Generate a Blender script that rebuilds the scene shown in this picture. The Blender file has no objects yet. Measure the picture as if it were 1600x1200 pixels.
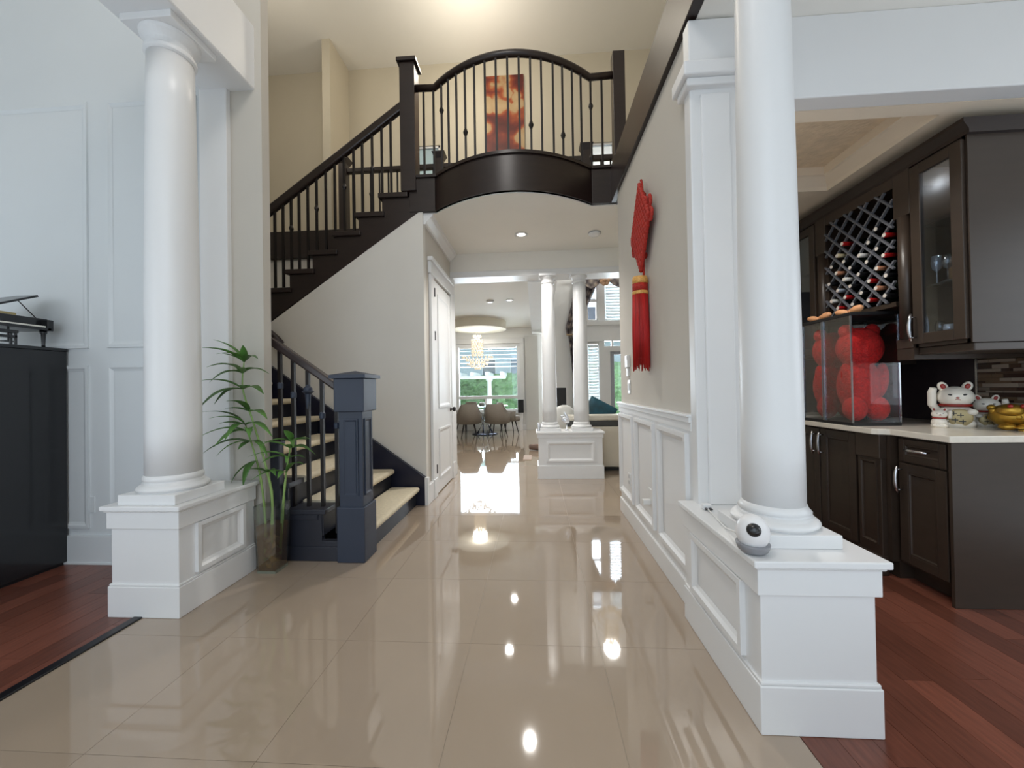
import bpy, math, random
from mathutils import Vector, Matrix, Euler
sc = bpy.context.scene
col = sc.collection
random.seed(11)
PI = math.pi

# ------------------------------------------------------------------ camera
cam_d = bpy.data.cameras.new('camera'); cam = bpy.data.objects.new('camera', cam_d); col.objects.link(cam)
cam_d.sensor_fit = 'HORIZONTAL'; cam_d.sensor_width = 36.0; cam_d.lens = 36.0 * 600 / 1600
cam_d.clip_start = 0.02; cam_d.clip_end = 200
_yaw, _pitch, _roll = math.radians(3.624), math.radians(0.539), 0.017
_f = Vector((-math.sin(_yaw) * math.cos(_pitch), math.cos(_yaw) * math.cos(_pitch), math.sin(_pitch)))
_r0 = Vector((math.cos(_yaw), math.sin(_yaw), 0)); _u0 = _r0.cross(_f)
_r = math.cos(_roll) * _r0 - math.sin(_roll) * _u0
_u = math.sin(_roll) * _r0 + math.cos(_roll) * _u0
m = Matrix.Identity(4)
for i in range(3):
    m[i][0], m[i][1], m[i][2] = _r[i], _u[i], -_f[i]
m[0][3], m[1][3], m[2][3] = 0, 0, 1.2
cam.matrix_world = m
sc.camera = cam

# ------------------------------------------------------------------ world, light, exposure
sc.view_settings.view_transform = 'Standard'; sc.view_settings.look = 'None'
sc.view_settings.gamma = 1.0; sc.view_settings.use_curve_mapping = False
sc.view_settings.exposure = 0.0
w = bpy.data.worlds.new('sky'); sc.world = w; w.use_nodes = True
bg = w.node_tree.nodes['Background']; bg.inputs[0].default_value = (0.80, 0.90, 1.0, 1); bg.inputs[1].default_value = 1.7
sc.cycles.max_bounces = 10; sc.cycles.diffuse_bounces = 6; sc.cycles.glossy_bounces = 5
sc.cycles.transparent_max_bounces = 16; sc.cycles.transmission_bounces = 8
sc.cycles.caustics_reflective = False; sc.cycles.caustics_refractive = False
sc.cycles.sample_clamp_indirect = 6.0

def lamp(name, kind, loc, power, color=(1, 1, 1), size=0.1, rot=(0, 0, 0), size_y=None, spot=None, parent=None):
    d = bpy.data.lights.new(name, kind); d.energy = power; d.color = color
    if kind == 'AREA':
        d.size = size
        if size_y: d.shape = 'RECTANGLE'; d.size_y = size_y
    elif kind == 'SPOT':
        d.shadow_soft_size = size; d.spot_size = spot or 2.2; d.spot_blend = 0.6
    else:
        d.shadow_soft_size = size
    o = bpy.data.objects.new(name, d); col.objects.link(o); o.location = loc; o.rotation_euler = rot
    return o
# daylight entering through the glazed entrance and the front windows behind the photographer
lamp('entrance_daylight', 'AREA', (-0.6, -2.3, 2.4), 28, (0.62, 0.81, 1.0), 3.4, (PI / 2, 0, 0), 4.0)
# daylight of the left room's front windows
lamp('living_room_daylight', 'AREA', (-4.4, -2.3, 1.9), 16, (0.86, 0.93, 1.0), 2.0, (PI / 2, 0, 0), 1.9)

# right room fill, then daylight of the garden side windows: dining window, tall great room windows
lamp('bar_room_fill', 'AREA', (4.5, 0.8, 1.7), 11, (0.86, 0.93, 1.0), 1.6, (0, PI / 2, 0), 1.8)  # unseen area light added to brighten the bar floor and cabinets
lamp('garden_daylight', 'AREA', (-1.38, 11.6, 1.7), 240, (0.93, 0.97, 1.0), 1.9, (-PI / 2, 0, 0), 2.0)
lamp('terrace_daylight', 'AREA', (2.4, 11.6, 2.6), 1150, (0.93, 0.97, 1.0), 3.2, (-PI / 2, 0, 0), 4.5)

# ------------------------------------------------------------------ helpers
def lin(c):
    return tuple(((v / 255.0) / 12.92 if v / 255.0 <= 0.04045 else ((v / 255.0 + 0.055) / 1.055) ** 2.4) for v in c)
MATS = {}
def mat(name, c, rough=0.5, metal=0.0, var=0.04, scale=6.0, bump=0.0, bscale=60.0, spec=0.5, coat=0.0, stretch=None, emit=None, rnd=0.0, wave=None):
    if name in MATS: return MATS[name]
    m = bpy.data.materials.new(name); m.use_nodes = True; nt = m.node_tree; N = nt.nodes; L = nt.links
    p = N['Principled BSDF']; c = lin(c)
    p.inputs['Roughness'].default_value = rough; p.inputs['Metallic'].default_value = metal
    p.inputs['Specular IOR Level'].default_value = spec; p.inputs['Coat Weight'].default_value = coat
    p.inputs['Coat Roughness'].default_value = 0.03
    tc = N.new('ShaderNodeTexCoord'); mp = N.new('ShaderNodeMapping'); L.new(tc.outputs['Object'], mp.inputs[0])
    if stretch: mp.inputs['Scale'].default_value = stretch
    nz = N.new('ShaderNodeTexNoise'); nz.inputs['Scale'].default_value = scale; nz.inputs['Detail'].default_value = 4
    L.new(mp.outputs[0], nz.inputs['Vector'])
    rp = N.new('ShaderNodeMapRange'); L.new(nz.outputs[0], rp.inputs[0])
    rp.inputs[1].default_value = 0.25; rp.inputs[2].default_value = 0.75
    rp.inputs[3].default_value = 1 - var; rp.inputs[4].default_value = 1 + var
    hs = N.new('ShaderNodeHueSaturation'); hs.inputs['Color'].default_value = (*c, 1)
    fac = rp.outputs[0]
    if rnd:
        oi = N.new('ShaderNodeObjectInfo'); r2 = N.new('ShaderNodeMapRange'); L.new(oi.outputs['Random'], r2.inputs[0])
        r2.inputs[3].default_value = 1 - rnd; r2.inputs[4].default_value = 1 + rnd
        mu = N.new('ShaderNodeMath'); mu.operation = 'MULTIPLY'; L.new(fac, mu.inputs[0]); L.new(r2.outputs[0], mu.inputs[1]); fac = mu.outputs[0]
    L.new(fac, hs.inputs['Value']); L.new(hs.outputs[0], p.inputs['Base Color'])
    if bump:
        n2 = N.new('ShaderNodeTexNoise'); n2.inputs['Scale'].default_value = bscale; L.new(mp.outputs[0], n2.inputs['Vector'])
        b = N.new('ShaderNodeBump'); b.inputs['Strength'].default_value = bump; b.inputs['Distance'].default_value = 0.01
        L.new(n2.outputs[0], b.inputs['Height']); L.new(b.outputs[0], p.inputs['Normal'])
    if emit:
        p.inputs['Emission Color'].default_value = (*lin(emit[0]), 1); p.inputs['Emission Strength'].default_value = emit[1]
    MATS[name] = m
    return m
def glass(name, tint=(255, 255, 255), refl=0.08, rough=0.0, gr=0.6):
    if name in MATS: return MATS[name]
    m = bpy.data.materials.new(name); m.use_nodes = True; nt = m.node_tree; N = nt.nodes; L = nt.links
    for n in list(N):
        if n.type == 'BSDF_PRINCIPLED': N.remove(n)
    t = N.new('ShaderNodeBsdfTransparent'); t.inputs[0].default_value = (*lin(tint), 1)
    g = N.new('ShaderNodeBsdfGlossy'); g.inputs['Roughness'].default_value = rough
    fr = N.new('ShaderNodeLayerWeight'); fr.inputs[0].default_value = 0.25
    r = N.new('ShaderNodeMapRange'); r.inputs[3].default_value = refl; r.inputs[4].default_value = gr
    L.new(fr.outputs['Fresnel'], r.inputs[0])
    mx = N.new('ShaderNodeMixShader'); L.new(r.outputs[0], mx.inputs[0]); L.new(t.outputs[0], mx.inputs[1]); L.new(g.outputs[0], mx.inputs[2])
    L.new(mx.outputs[0], N['Material Output'].inputs[0])
    MATS[name] = m
    return m

class MB:
    def __init__(s): s.v = []; s.f = []
    def add(s, vs, fs):
        b = len(s.v); s.v += [tuple(v) for v in vs]; s.f += [tuple(b + i for i in f) for f in fs]; return s
    def box(s, x0, x1, y0, y1, z0, z1):
        vs = [(x, y, z) for z in (z0, z1) for y in (y0, y1) for x in (x0, x1)]
        return s.add(vs, [(0, 2, 3, 1), (4, 5, 7, 6), (0, 1, 5, 4), (2, 6, 7, 3), (0, 4, 6, 2), (1, 3, 7, 5)])
    def prism(s, poly, axis, a0, a1):
        n = len(poly)
        P = {'x': lambda p, a: (a, p[0], p[1]), 'y': lambda p, a: (p[0], a, p[1]), 'z': lambda p, a: (p[0], p[1], a)}[axis]
        vs = [P(p, a0) for p in poly] + [P(p, a1) for p in poly]
        fs = [tuple(range(n - 1, -1, -1)), tuple(range(n, 2 * n))] + [(i, (i + 1) % n, n + (i + 1) % n, n + i) for i in range(n)]
        return s.add(vs, fs)
    def lathe(s, prof, c=(0, 0, 0), n=24, axis='z'):
        vs = []
        for r, h in prof:
            for k in range(n):
                a = 2 * PI * k / n; x, y = r * math.cos(a), r * math.sin(a)
                p = {'z': (x, y, h), 'x': (h, x, y), 'y': (x, h, y)}[axis]
                vs.append((c[0] + p[0], c[1] + p[1], c[2] + p[2]))
        fs = [(j * n + k, j * n + (k + 1) % n, (j + 1) * n + (k + 1) % n, (j + 1) * n + k) for j in range(len(prof) - 1) for k in range(n)]
        fs += [tuple(range(n - 1, -1, -1)), tuple(range((len(prof) - 1) * n, len(prof) * n))]
        return s.add(vs, fs)
    def tube(s, pts, rad, n=8):
        pts = [Vector(p) for p in pts]; rs = rad if isinstance(rad, (list, tuple)) else [rad] * len(pts); vs = []
        for i, p in enumerate(pts):
            t = (pts[min(i + 1, len(pts) - 1)] - pts[max(i - 1, 0)]).normalized()
            a = Vector((0, 0, 1)) if abs(t.z) < 0.9 else Vector((1, 0, 0))
            u = t.cross(a).normalized(); v = t.cross(u)
            vs += [p + (u * math.cos(2 * PI * k / n) + v * math.sin(2 * PI * k / n)) * rs[i] for k in range(n)]
        L = len(pts)
        fs = [(j * n + k, j * n + (k + 1) % n, (j + 1) * n + (k + 1) % n, (j + 1) * n + k) for j in range(L - 1) for k in range(n)]
        fs += [tuple(range(n - 1, -1, -1)), tuple(range((L - 1) * n, L * n))]
        return s.add(vs, fs)
    def ball(s, c, r, n=16, k=10, rot=None):
        if not isinstance(r, (tuple, list)): r = (r, r, r)
        vs = []
        for j in range(1, k):
            th = PI * j / k
            for i in range(n):
                a = 2 * PI * i / n
                vs.append((r[0] * math.sin(th) * math.cos(a), r[1] * math.sin(th) * math.sin(a), r[2] * math.cos(th)))
        vs += [(0, 0, r[2]), (0, 0, -r[2])]
        if rot: R = Euler(rot).to_matrix(); vs = [R @ Vector(v) for v in vs]
        vs = [(v[0] + c[0], v[1] + c[1], v[2] + c[2]) for v in vs]
        fs = [(j * n + i, (j + 1) * n + i, (j + 1) * n + (i + 1) % n, j * n + (i + 1) % n) for j in range(k - 2) for i in range(n)]
        T = (k - 1) * n
        fs += [(T, i, (i + 1) % n) for i in range(n)] + [(T + 1, (k - 2) * n + (i + 1) % n, (k - 2) * n + i) for i in range(n)]
        return s.add(vs, fs)
    def frame(s, P, u0, u1, v0, v1, w, d):
        """mitred picture moulding; P(u, v, depth) -> point"""
        loops = [(0, 0), (0, d), (w * .45, d), (w * .7, d * .45), (w, 0.001)]
        vs = []
        for ins, dd in loops:
            vs += [P(u0 + ins, v0 + ins, dd), P(u1 - ins, v0 + ins, dd), P(u1 - ins, v1 - ins, dd), P(u0 + ins, v1 - ins, dd)]
        fs = [(j * 4 + k, j * 4 + (k + 1) % 4, (j + 1) * 4 + (k + 1) % 4, (j + 1) * 4 + k) for j in range(len(loops) - 1) for k in range(4)]
        return s.add(vs, fs)
    def mesh(s, name):
        me = bpy.data.meshes.new(name); me.from_pydata(s.v, [], s.f); me.update()
        import bmesh
        b = bmesh.new(); b.from_mesh(me); bmesh.ops.recalc_face_normals(b, faces=b.faces[:]); b.to_mesh(me); b.free()
        return me
WO = {}
def build(mb, name, m, parent=None, bevel=0.0, smooth=False, subsurf=0, label=None, esplit=False):
    me = mb.mesh(name) if isinstance(mb, MB) else mb
    if m and not me.materials: me.materials.append(m)
    o = bpy.data.objects.new(name, me); col.objects.link(o)
    if parent:
        o.parent = parent; o.location = -WO[parent]
    WO[o] = Vector((0, 0, 0))
    if smooth:
        for p in me.polygons: p.use_smooth = True
    if bevel:
        b = o.modifiers.new('bevel', 'BEVEL'); b.width = bevel; b.segments = 2; b.limit_method = 'ANGLE'
    if subsurf:
        b = o.modifiers.new('sub', 'SUBSURF'); b.levels = subsurf; b.render_levels = subsurf
    if label: o['label'] = label
    if esplit:
        for p in me.polygons: p.use_smooth = True
        b = o.modifiers.new('split', 'EDGE_SPLIT'); b.split_angle = math.radians(30)
    return o
def place(me, name, parent, loc, rot=(0, 0, 0), scale=(1, 1, 1), m=None):
    if m and not me.materials: me.materials.append(m)
    o = bpy.data.objects.new(name, me); col.objects.link(o)
    o.location = Vector(loc) - (WO[parent] if parent else Vector((0, 0, 0)))
    if parent: o.parent = parent
    o.rotation_euler = rot; o.scale = scale; WO[o] = Vector(loc)
    return o
def thing(name, label, cat, loc=(0, 0, 0), group=None, rotz=0.0):
    o = bpy.data.objects.new(name, None); col.objects.link(o); o.location = loc; o.rotation_euler = (0, 0, rotz)
    o.empty_display_size = 0.1; WO[o] = Vector(loc); tag(o, label, cat, group); return o
def tag(o, label, cat, group=None):
    o['label'] = label; o['category'] = cat
    if group: o['group'] = group
    return o
def struct(mb, name, m, label=None, **k):
    o = build(mb, name, m, **k); o['kind'] = 'structure'
    if label: o['label'] = label
    return o
def sroot(name, loc=(0, 0, 0)):
    o = bpy.data.objects.new(name, None); col.objects.link(o); o.location = loc; o['kind'] = 'structure'; WO[o] = Vector(loc); return o
def B(*a): return MB().box(*a)

# ------------------------------------------------------------------ materials
WHITE = mat('white_trim_paint', (226, 226, 226), 0.35, var=0.012, scale=3)
PALE = mat('pale_panel_paint', (214, 218, 220), 0.5, var=0.012, scale=3)
GREIGE = mat('greige_wall_paint', (196, 190, 180), 0.75, var=0.015, scale=4, bump=0.04, bscale=220)
STAIRW = mat('warm_grey_wall_paint', (218, 214, 207), 0.75, var=0.015, scale=4, bump=0.04, bscale=220)
BEIGE = mat('beige_upper_wall_paint', (196, 187, 168), 0.8, var=0.015, scale=4)
CEIL = mat('ceiling_paint', (232, 229, 222), 0.8, var=0.01, scale=4)
PANTRYC = mat('pantry_ceiling_paint', (226, 212, 192), 0.8, var=0.015, scale=4)
TRAYP = mat('textured_tray_paper', (222, 202, 174), 0.8, var=0.12, scale=14, bump=0.5, bscale=40)
DARK = mat('espresso_stain', (38, 27, 24), 0.33, var=0.18, scale=5, stretch=(1, 1, 6), bump=0.03, bscale=30)
NAVY = mat('blue_black_stain', (34, 36, 46), 0.42, var=0.1, scale=6)
IRON = mat('black_iron', (24, 18, 18), 0.45, metal=0.3, var=0.1)
CARPET = mat('bone_carpet', (222, 210, 184), 0.95, var=0.08, scale=40, bump=0.5, bscale=400)
TILE = mat('polished_cream_tile', (162, 145, 127), 0.04, var=0.05, scale=2.2, spec=0.7, coat=0.5, rnd=0.012)
GROUT = mat('tile_grout', (196, 186, 170), 0.5)
WOOD = mat('dark_cherry_plank', (112, 66, 52), 0.28, var=0.28, scale=7, stretch=(9, 1, 1), rnd=0.30, bump=0.04, bscale=20)
CAB = mat('espresso_cabinet', (56, 45, 37), 0.38, var=0.1, scale=5, stretch=(1, 1, 4))
CABIN = mat('cabinet_interior', (46, 36, 32), 0.6, var=0.1)
STEEL = mat('brushed_steel', (205, 206, 210), 0.25, metal=1.0, var=0.03)
STONE = mat('cream_quartz', (228, 220, 206), 0.18, var=0.05, scale=25)
BLACK = mat('black_lacquer', (16, 16, 20), 0.30, var=0.1, coat=0.4)
BLACKM = mat('black_matt', (20, 20, 22), 0.6)
PANE = glass('window_glass', (245, 250, 255), 0.05)
ACRYL = glass('clear_acrylic', (250, 251, 253), 0.025, gr=0.2)
VGLASS = glass('vase_glass', (248, 250, 249), 0.07, gr=0.4)

# ------------------------------------------------------------------ floor: tiles and planks
base = MB().box(-2.15, 0.872, -2.05, 5.45, -0.06, -0.004).box(-6, 6, 5.45, 11.2, -0.06, -0.004).box(-6, -2.15, 2.62, 5.45, -0.06, -0.004).box(1.0, 6, 3.7, 5.45, -0.06, -0.004)
floor = struct(base, 'floor', GROUT, label='polished cream tile floor of the hall')
T = 0.60; tile_me = {}
def tiles(x0, x1, y0, y1):
    y = y0
    while y < y1 - 0.02:
        x = x0; h = min(T, y1 - y)
        while x < x1 - 0.02:
            ww = min(T, x1 - x); key = (round(ww, 3), round(h, 3))
            if key not in tile_me:
                g = 0.0007
                me = MB().box(g, ww - g, g, h - g, -0.02, 0).mesh('tile'); me.materials.append(TILE); tile_me[key] = me
            place(tile_me[key], 'tile', floor, (x, y, 0))
            x += T
        y += T
tiles(-2.13, 0.87, -1.8, 5.4); tiles(-3.93, 4.47, 5.4, 11.2); tiles(0.87, 2.67, 3.75, 5.4)
def planks(name, label, x0, x1, y0, y1, wd):
    fl = struct(B(x0, x1, y0, y1, -0.06, -0.006), name, mat('subfloor', (50, 30, 24), 0.8), label=label)
    lens = {}
    x = x0
    while x < x1 - 0.01:
        ww = min(wd, x1 - x); y = y0 - random.random() * 0.6
        while y < y1:
            l = random.choice((0.5, 0.7, 0.9, 1.1)); ya = max(y, y0); yb = min(y + l, y1)
            if yb - ya > 0.01:
                key = (round(ww, 3), round(yb - ya, 3))
                if key not in lens:
                    me = MB().box(0.0008, ww - 0.0008, 0.0008, yb - ya - 0.0008, -0.02, 0).mesh('plank'); me.materials.append(WOOD); lens[key] = me
                place(lens[key], 'plank', fl, (x, ya, 0))
            y += l
        x += ww
    return fl
planks('floor_left', 'dark cherry plank floor of the left room', -4.6, -2.17, 0.4, 2.56, 0.125)
planks('floor_right', 'reddish brown plank floor by the bar cabinets', 0.872, 3.8, 0.4, 3.65, 0.115)
struct(B(-2.175, -2.125, 0.2, 1.95, -0.01, 0.008), 'trim_1', mat('black_transition_strip', (16, 14, 18), 0.3), label='black transition strip between planks and tiles', bevel=0.004)

# ------------------------------------------------------------------ ceilings
struct(B(-7, 6, -2.4, 11.2, 6.30, 6.45), 'ceiling', CEIL, label='high white ceiling')
# entrance wall behind the photographer: glazed entrance and front windows
struct(MB().box(-6.6, -5.4, -2.2, -2.05, 0, 6.3).box(-3.4, -2.3, -2.2, -2.05, 0, 6.3).box(1.1, 2.0, -2.2, -2.05, 0, 6.3).box(3.6, 4.7, -2.2, -2.05, 0, 6.3)
       .box(-5.4, -3.4, -2.2, -2.05, 0, 0.9).box(-5.4, -3.4, -2.2, -2.05, 2.9, 6.3).box(2.0, 3.6, -2.2, -2.05, 0, 0.9).box(2.0, 3.6, -2.2, -2.05, 2.9, 6.3).box(-2.3, 1.1, -2.2, -2.05, 4.5, 6.3), 'wall_entrance', CEIL, label='entrance wall with glazed openings')
struct(B(-6.6, -6.5, -2.2, 2.6, 0, 6.3), 'wall_outer_left', PALE, label='outer wall of the left room')
struct(MB().box(4.6, 4.7, -2.2, 0.0, 0, 3.06).box(4.6, 4.7, 1.6, 3.7, 0, 3.06).box(4.6, 4.7, 0.0, 1.6, 0, 0.8).box(4.6, 4.7, 0.0, 1.6, 2.6, 3.06), 'wall_outer_right', GREIGE, label='outer wall of the right room')
# left room panelled wall (faces the camera at y = 2.55)
wl = struct(B(-6.5, -2.0, 2.55, 2.60, 0, 6.3), 'wall_left', PALE, label='pale panelled wall of the left room')
PL = lambda u, v, d: (u, 2.55 - d, v)
for a, b in ((-4.62, -3.19), (-3.045, -2.36)):
    for c, d in ((0.25, 1.41), (1.533, 3.3)):
        build(MB().frame(PL, a, b, c, d, 0.045, 0.012), 'panel_moulding', PALE, wl)
bb = struct(B(-4.7, -2.3, 2.53, 2.555, 0, 0.20).box(-4.7, -2.3, 2.522, 2.555, 0, 0.016), 'baseboard_left', PALE, label='tall pale baseboard', bevel=0.003)
build(B(-3.215, -3.15, 2.545, 2.552, 0.36, 0.475), 'outlet_plate', PALE, wl, bevel=0.003)
# white pilaster and greige wall end next to the stair
struct(MB().box(-2.30, -2.10, 2.50, 2.56, 0.55, 6.3), 'trim_2', WHITE, label='white pilaster behind the left column', bevel=0.006)
struct(B(-2.11, -1.872, 2.535, 2.61, 0, 6.3), 'wall_front', GREIGE, label='greige wall end left of the stairs')

# ------------------------------------------------------------------ stair hall walls
poly = [(-3.52, 0), (-1.16, 0), (-1.16, 3.06), (-1.21, 3.06), (-2.86, 1.93), (-3.52, 1.48)]
struct(MB().prism(poly, 'y', 3.95, 4.03), 'wall_stair', STAIRW, label='warm grey wall under the upper stair flight')
struct(B(-1.28, -1.16, 4.03, 5.22, 0, 3.06), 'wall_closet', GREIGE, label='wall with the closet door')
struct(B(-5.2, -1.28, 5.22, 5.34, 0, 3.07), 'wall_back', STAIRW, label='back wall of the stairwell')
struct(B(-5.3, -5.2, 2.66, 5.9, 0, 6.3), 'wall_side', STAIRW, label='outer wall of the stairwell')
# ceiling below the bridge and its crown moulding
arc = [(-1.02 + 1.62 * t, 3.95 - 0.35 * (1 - (2 * t - 1) ** 2)) for t in [i / 36 for i in range(37)]]
pl = [(-1.30, 5.22), (-1.30, 3.97)] + [(x, y + 0.03) for x, y in arc] + [(0.86, 3.97), (0.86, 5.22)]
struct(MB().prism(pl, 'z', 3.05, 3.12), 'ceiling_hall', CEIL, label='white ceiling under the bridge')
crown = [(0, 0), (0.022, 0), (0.03, 0.02), (0.075, 0.07), (0.095, 0.08), (0.10, 0.11), (0, 0.11)]
struct(MB().prism([(-1.16 + a, 2.94 + b) for a, b in crown], 'y', 3.97, 5.2), 'trim_3', WHITE, label='crown moulding over the closet door')
# header beam to the great room
hb = struct(B(-1.28, 4.5, 5.22, 5.48, 2.80, 3.07), 'trim_4', CEIL, label='header beam over the opening to the great room')
build(B(-1.20, 4.5, 5.20, 5.50, 2.72, 2.80), 'casing', WHITE, hb, bevel=0.006)
build(B(-1.21, -1.13, 5.19, 5.36, 0, 2.72), 'jamb', WHITE, hb, bevel=0.006)

# closet door
d1 = sroot('door_1', (-1.16, 4.7, 0)); d1['label'] = 'white two panel closet door'
PX = lambda x0: (lambda u, v, d: (x0 + d, u, v))
build(B(-1.165, -1.135, 4.27, 5.08, 0.012, 2.43), 'door_leaf', WHITE, d1, bevel=0.003)
for v0, v1 in ((0.16, 0.74), (0.98, 2.30)):
    build(MB().frame(PX(-1.135), 4.39, 4.96, v0, v1, 0.05, 0.012), 'door_panel', WHITE, d1)
for a, b in ((4.13, 4.25), (5.09, 5.19)):
    build(B(-1.16, -1.128, a, b, 0.2, 2.47), 'casing', WHITE, d1, bevel=0.005)
    build(B(-1.16, -1.118, a - 0.005, b + 0.005, 0, 0.21), 'plinth_block', WHITE, d1, bevel=0.005)
build(B(-1.16, -1.125, 4.11, 5.19, 2.47, 2.60).box(-1.16, -1.10, 4.09, 5.19, 2.60, 2.645), 'head_casing', WHITE, d1, bevel=0.006)
for z in (0.25, 1.75, 2.24):
    build(B(-1.136, -1.122, 4.252, 4.272, z, z + 0.10), 'hinge', IRON, d1)
build(MB().lathe([(0.026, -1.134), (0.026, -1.124), (0.012, -1.122), (0.012, -1.105), (0.026, -1.10), (0.032, -1.085), (0.026, -1.068), (0.01, -1.064)], (0, 5.0, 0.93), 16, 'x'), 'knob', IRON, d1, smooth=True)
struct(B(-1.16, -1.128, 3.955, 4.13, 0, 0.20), 'baseboard_closet', WHITE, label='white baseboard by the closet door', bevel=0.004)

# ------------------------------------------------------------------ right hall wall with wainscot
wr = struct(B(0.82, 1.0, 2.05, 3.78, 0, 3.06), 'wall_right', GREIGE, label='greige hall wall on the right')
PR = lambda u, v, d: (0.805 - d, u, v)
build(B(0.805, 0.83, 2.05, 3.785, 0, 1.0), 'wainscot_panel', WHITE, wr)
build(B(0.785, 0.83, 2.05, 3.80, 1.0, 1.03).box(0.795, 0.83, 2.05, 3.795, 0.955, 1.0).box(0.775, 0.83, 2.05, 3.805, 1.03, 1.045), 'cap_rail', WHITE, wr, bevel=0.003)
for a, b in ((3.27, 3.755), (2.69, 3.18), (2.10, 2.60)):
    build(MB().frame(PR, a, b, 0.205, 0.94, 0.055, 0.024), 'panel_moulding', WHITE, wr)
build(B(0.79, 0.83, 2.05, 3.79, 0, 0.13), 'base_rail', WHITE, wr, bevel=0.004)
# pilaster at the wall end
pe = struct(B(0.80, 1.04, 1.985, 2.06, 0.55, 3.05), 'trim_5', WHITE, label='white pilaster at the end of the hall wall', bevel=0.006)
build(B(0.85, 0.99, 1.97, 1.99, 0.60, 2.66), 'raised_face', WHITE, pe, bevel=0.006)
build(B(0.775, 1.06, 1.95, 2.09, 2.69, 2.73).box(0.755, 1.08, 1.93, 2.11, 2.73, 2.80), 'capital', WHITE, pe, bevel=0.008)

# ------------------------------------------------------------------ pedestals and columns
def pedestal(x0, x1, y0, y1, side, label):
    """side +1: panelled face looks to +x, -1: to -x"""
    t = thing('column_pedestal', label, 'pedestal', ((x0 + x1) / 2, (y0 + y1) / 2, 0), 'white pedestals of the hall columns')
    i, o = 0.012, 0.022
    build(B(x0 + i, x1 - i, y0 + i, y1, 0, 0.56), 'body', WHITE, t, bevel=0.003)
    build(B(x0 - 0.002, x1 + 0.002, y0 - 0.002, y1, 0.475, 0.565), 'frieze', WHITE, t, bevel=0.003)
    build(B(x0 - o, x1 + o, y0 - o, y1 + 0.004, 0.575, 0.60).box(x0 - o * .5, x1 + o * .5, y0 - o * .5, y1 + 0.002, 0.565, 0.576), 'cap', WHITE, t, bevel=0.005)
    build(B(x0, x1, y0, y1, 0, 0.165).box(x0 + .004, x1 - .004, y0 + .004, y1, 0.165, 0.178), 'base_moulding', WHITE, t, bevel=0.004)
    xs = x1 - i if side > 0 else x0 + i
    P = lambda u, v, d: (xs + side * d, u, v)
    build(MB().frame(P, y0 + 0.11, y1 - 0.10, 0.195, 0.472, 0.05, 0.020), 'panel_moulding', WHITE, t)
    return t
def column(x, y, zb, zt, r, die, label, group, cat_extra=None, n=40):
    t = thing('round_column', label, 'column', (x, y, zb), group)
    h = zt - zb
    build(B(x - die, x + die, y - die, y + die, zb, zb + 0.055 * die / 0.165), 'square_base', WHITE, t, bevel=0.004)
    z = zb + 0.055 * die / 0.165; k = die / 0.165
    prof = [(0.15 * k, z)] + [(0.15 * k + 0.016 * k * math.sin(a * PI / 6), z + 0.035 * k * a / 6) for a in range(7)]
    prof += [(0.14 * k, z + 0.038 * k), (0.14 * k, z + 0.048 * k)] + [(0.138 * k - 0.006 * k * math.sin(a * PI / 4), z + 0.048 * k + 0.014 * k * a / 4) for a in range(5)]
    prof += [(r * 1.06, z + 0.075 * k), (r * 1.02, z + 0.09 * k)]
    build(MB().lathe(prof, (x, y, 0), n), 'base_ring', WHITE, t, smooth=True)
    zs = z + 0.085 * k
    sh = [(r, zs)] + [(r * (1 - 0.16 * (q / 10) ** 1.6), zs + (zt - 0.16 * k - zs) * q / 10) for q in range(1, 11)]
    build(MB().lathe(sh, (x, y, 0), n), 'shaft', WHITE, t, smooth=True)
    ru = r * 0.84; zc = zt - 0.16 * k
    build(MB().lathe([(ru, zc), (ru * 1.12, zc + .01), (ru * 1.12, zc + .03), (ru, zc + .04), (ru, zc + 0.07 * k), (ru * 1.25, zc + 0.10 * k), (ru * 1.3, zc + .12 * k)], (x, y, 0), n).box(x - ru * 1.38, x + ru * 1.38, y - ru * 1.38, y + ru * 1.38, zc + 0.12 * k, zt), 'capital', WHITE, t, bevel=0.003)
    return t
pedestal(-2.325, -1.915, 1.935, 2.50, 1, 'white panelled pedestal beside the bamboo vase')
pedestal(0.745, 1.145, 1.37, 2.05, -1, 'white panelled pedestal carrying the small round camera')
column(-2.105, 2.105, 0.60, 3.30, 0.130, 0.165, 'thick white column left of the stairs', 'hall columns')
column(0.935, 1.60, 0.60, 3.30, 0.108, 0.150, 'white column in front of the bar cabinets', 'hall columns')
struct(B(-2.30, -1.92, -1.2, 2.55, 3.30, 3.75), 'trim_6', WHITE, label='white beam over the left column', bevel=0.01)
struct(B(0.78, 1.10, -1.2, 2.0, 3.30, 3.45), 'trim_7', WHITE, label='white beam over the right column', bevel=0.01)

# half wall with a pair of columns before the great room
hw = thing('half_wall', 'low white panelled half wall between hall and great room', 'half wall', (0.43, 5.2, 0))
build(B(0.015, 0.845, 5.06, 5.42, 0, 0.57), 'body', WHITE, hw)
build(B(-0.015, 0.875, 5.035, 5.45, 0.585, 0.61).box(0, 0.86, 5.05, 5.435, 0.53, 0.586), 'cap', WHITE, hw, bevel=0.005)
build(B(0, 0.86, 5.045, 5.435, 0, 0.17), 'base_moulding', WHITE, hw, bevel=0.004)
build(MB().frame(lambda u, v, d: (u, 5.06 - d, v), 0.12, 0.74, 0.22, 0.48, 0.045, 0.018), 'panel_moulding', WHITE, hw)
column(0.175, 5.23, 0.61, 2.72, 0.098, 0.135, 'left of the two slim white columns on the half wall', 'half wall columns', n=28)
column(0.60, 5.23, 0.61, 2.72, 0.102, 0.135, 'right of the two slim white columns on the half wall', 'half wall columns', n=28)

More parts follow.
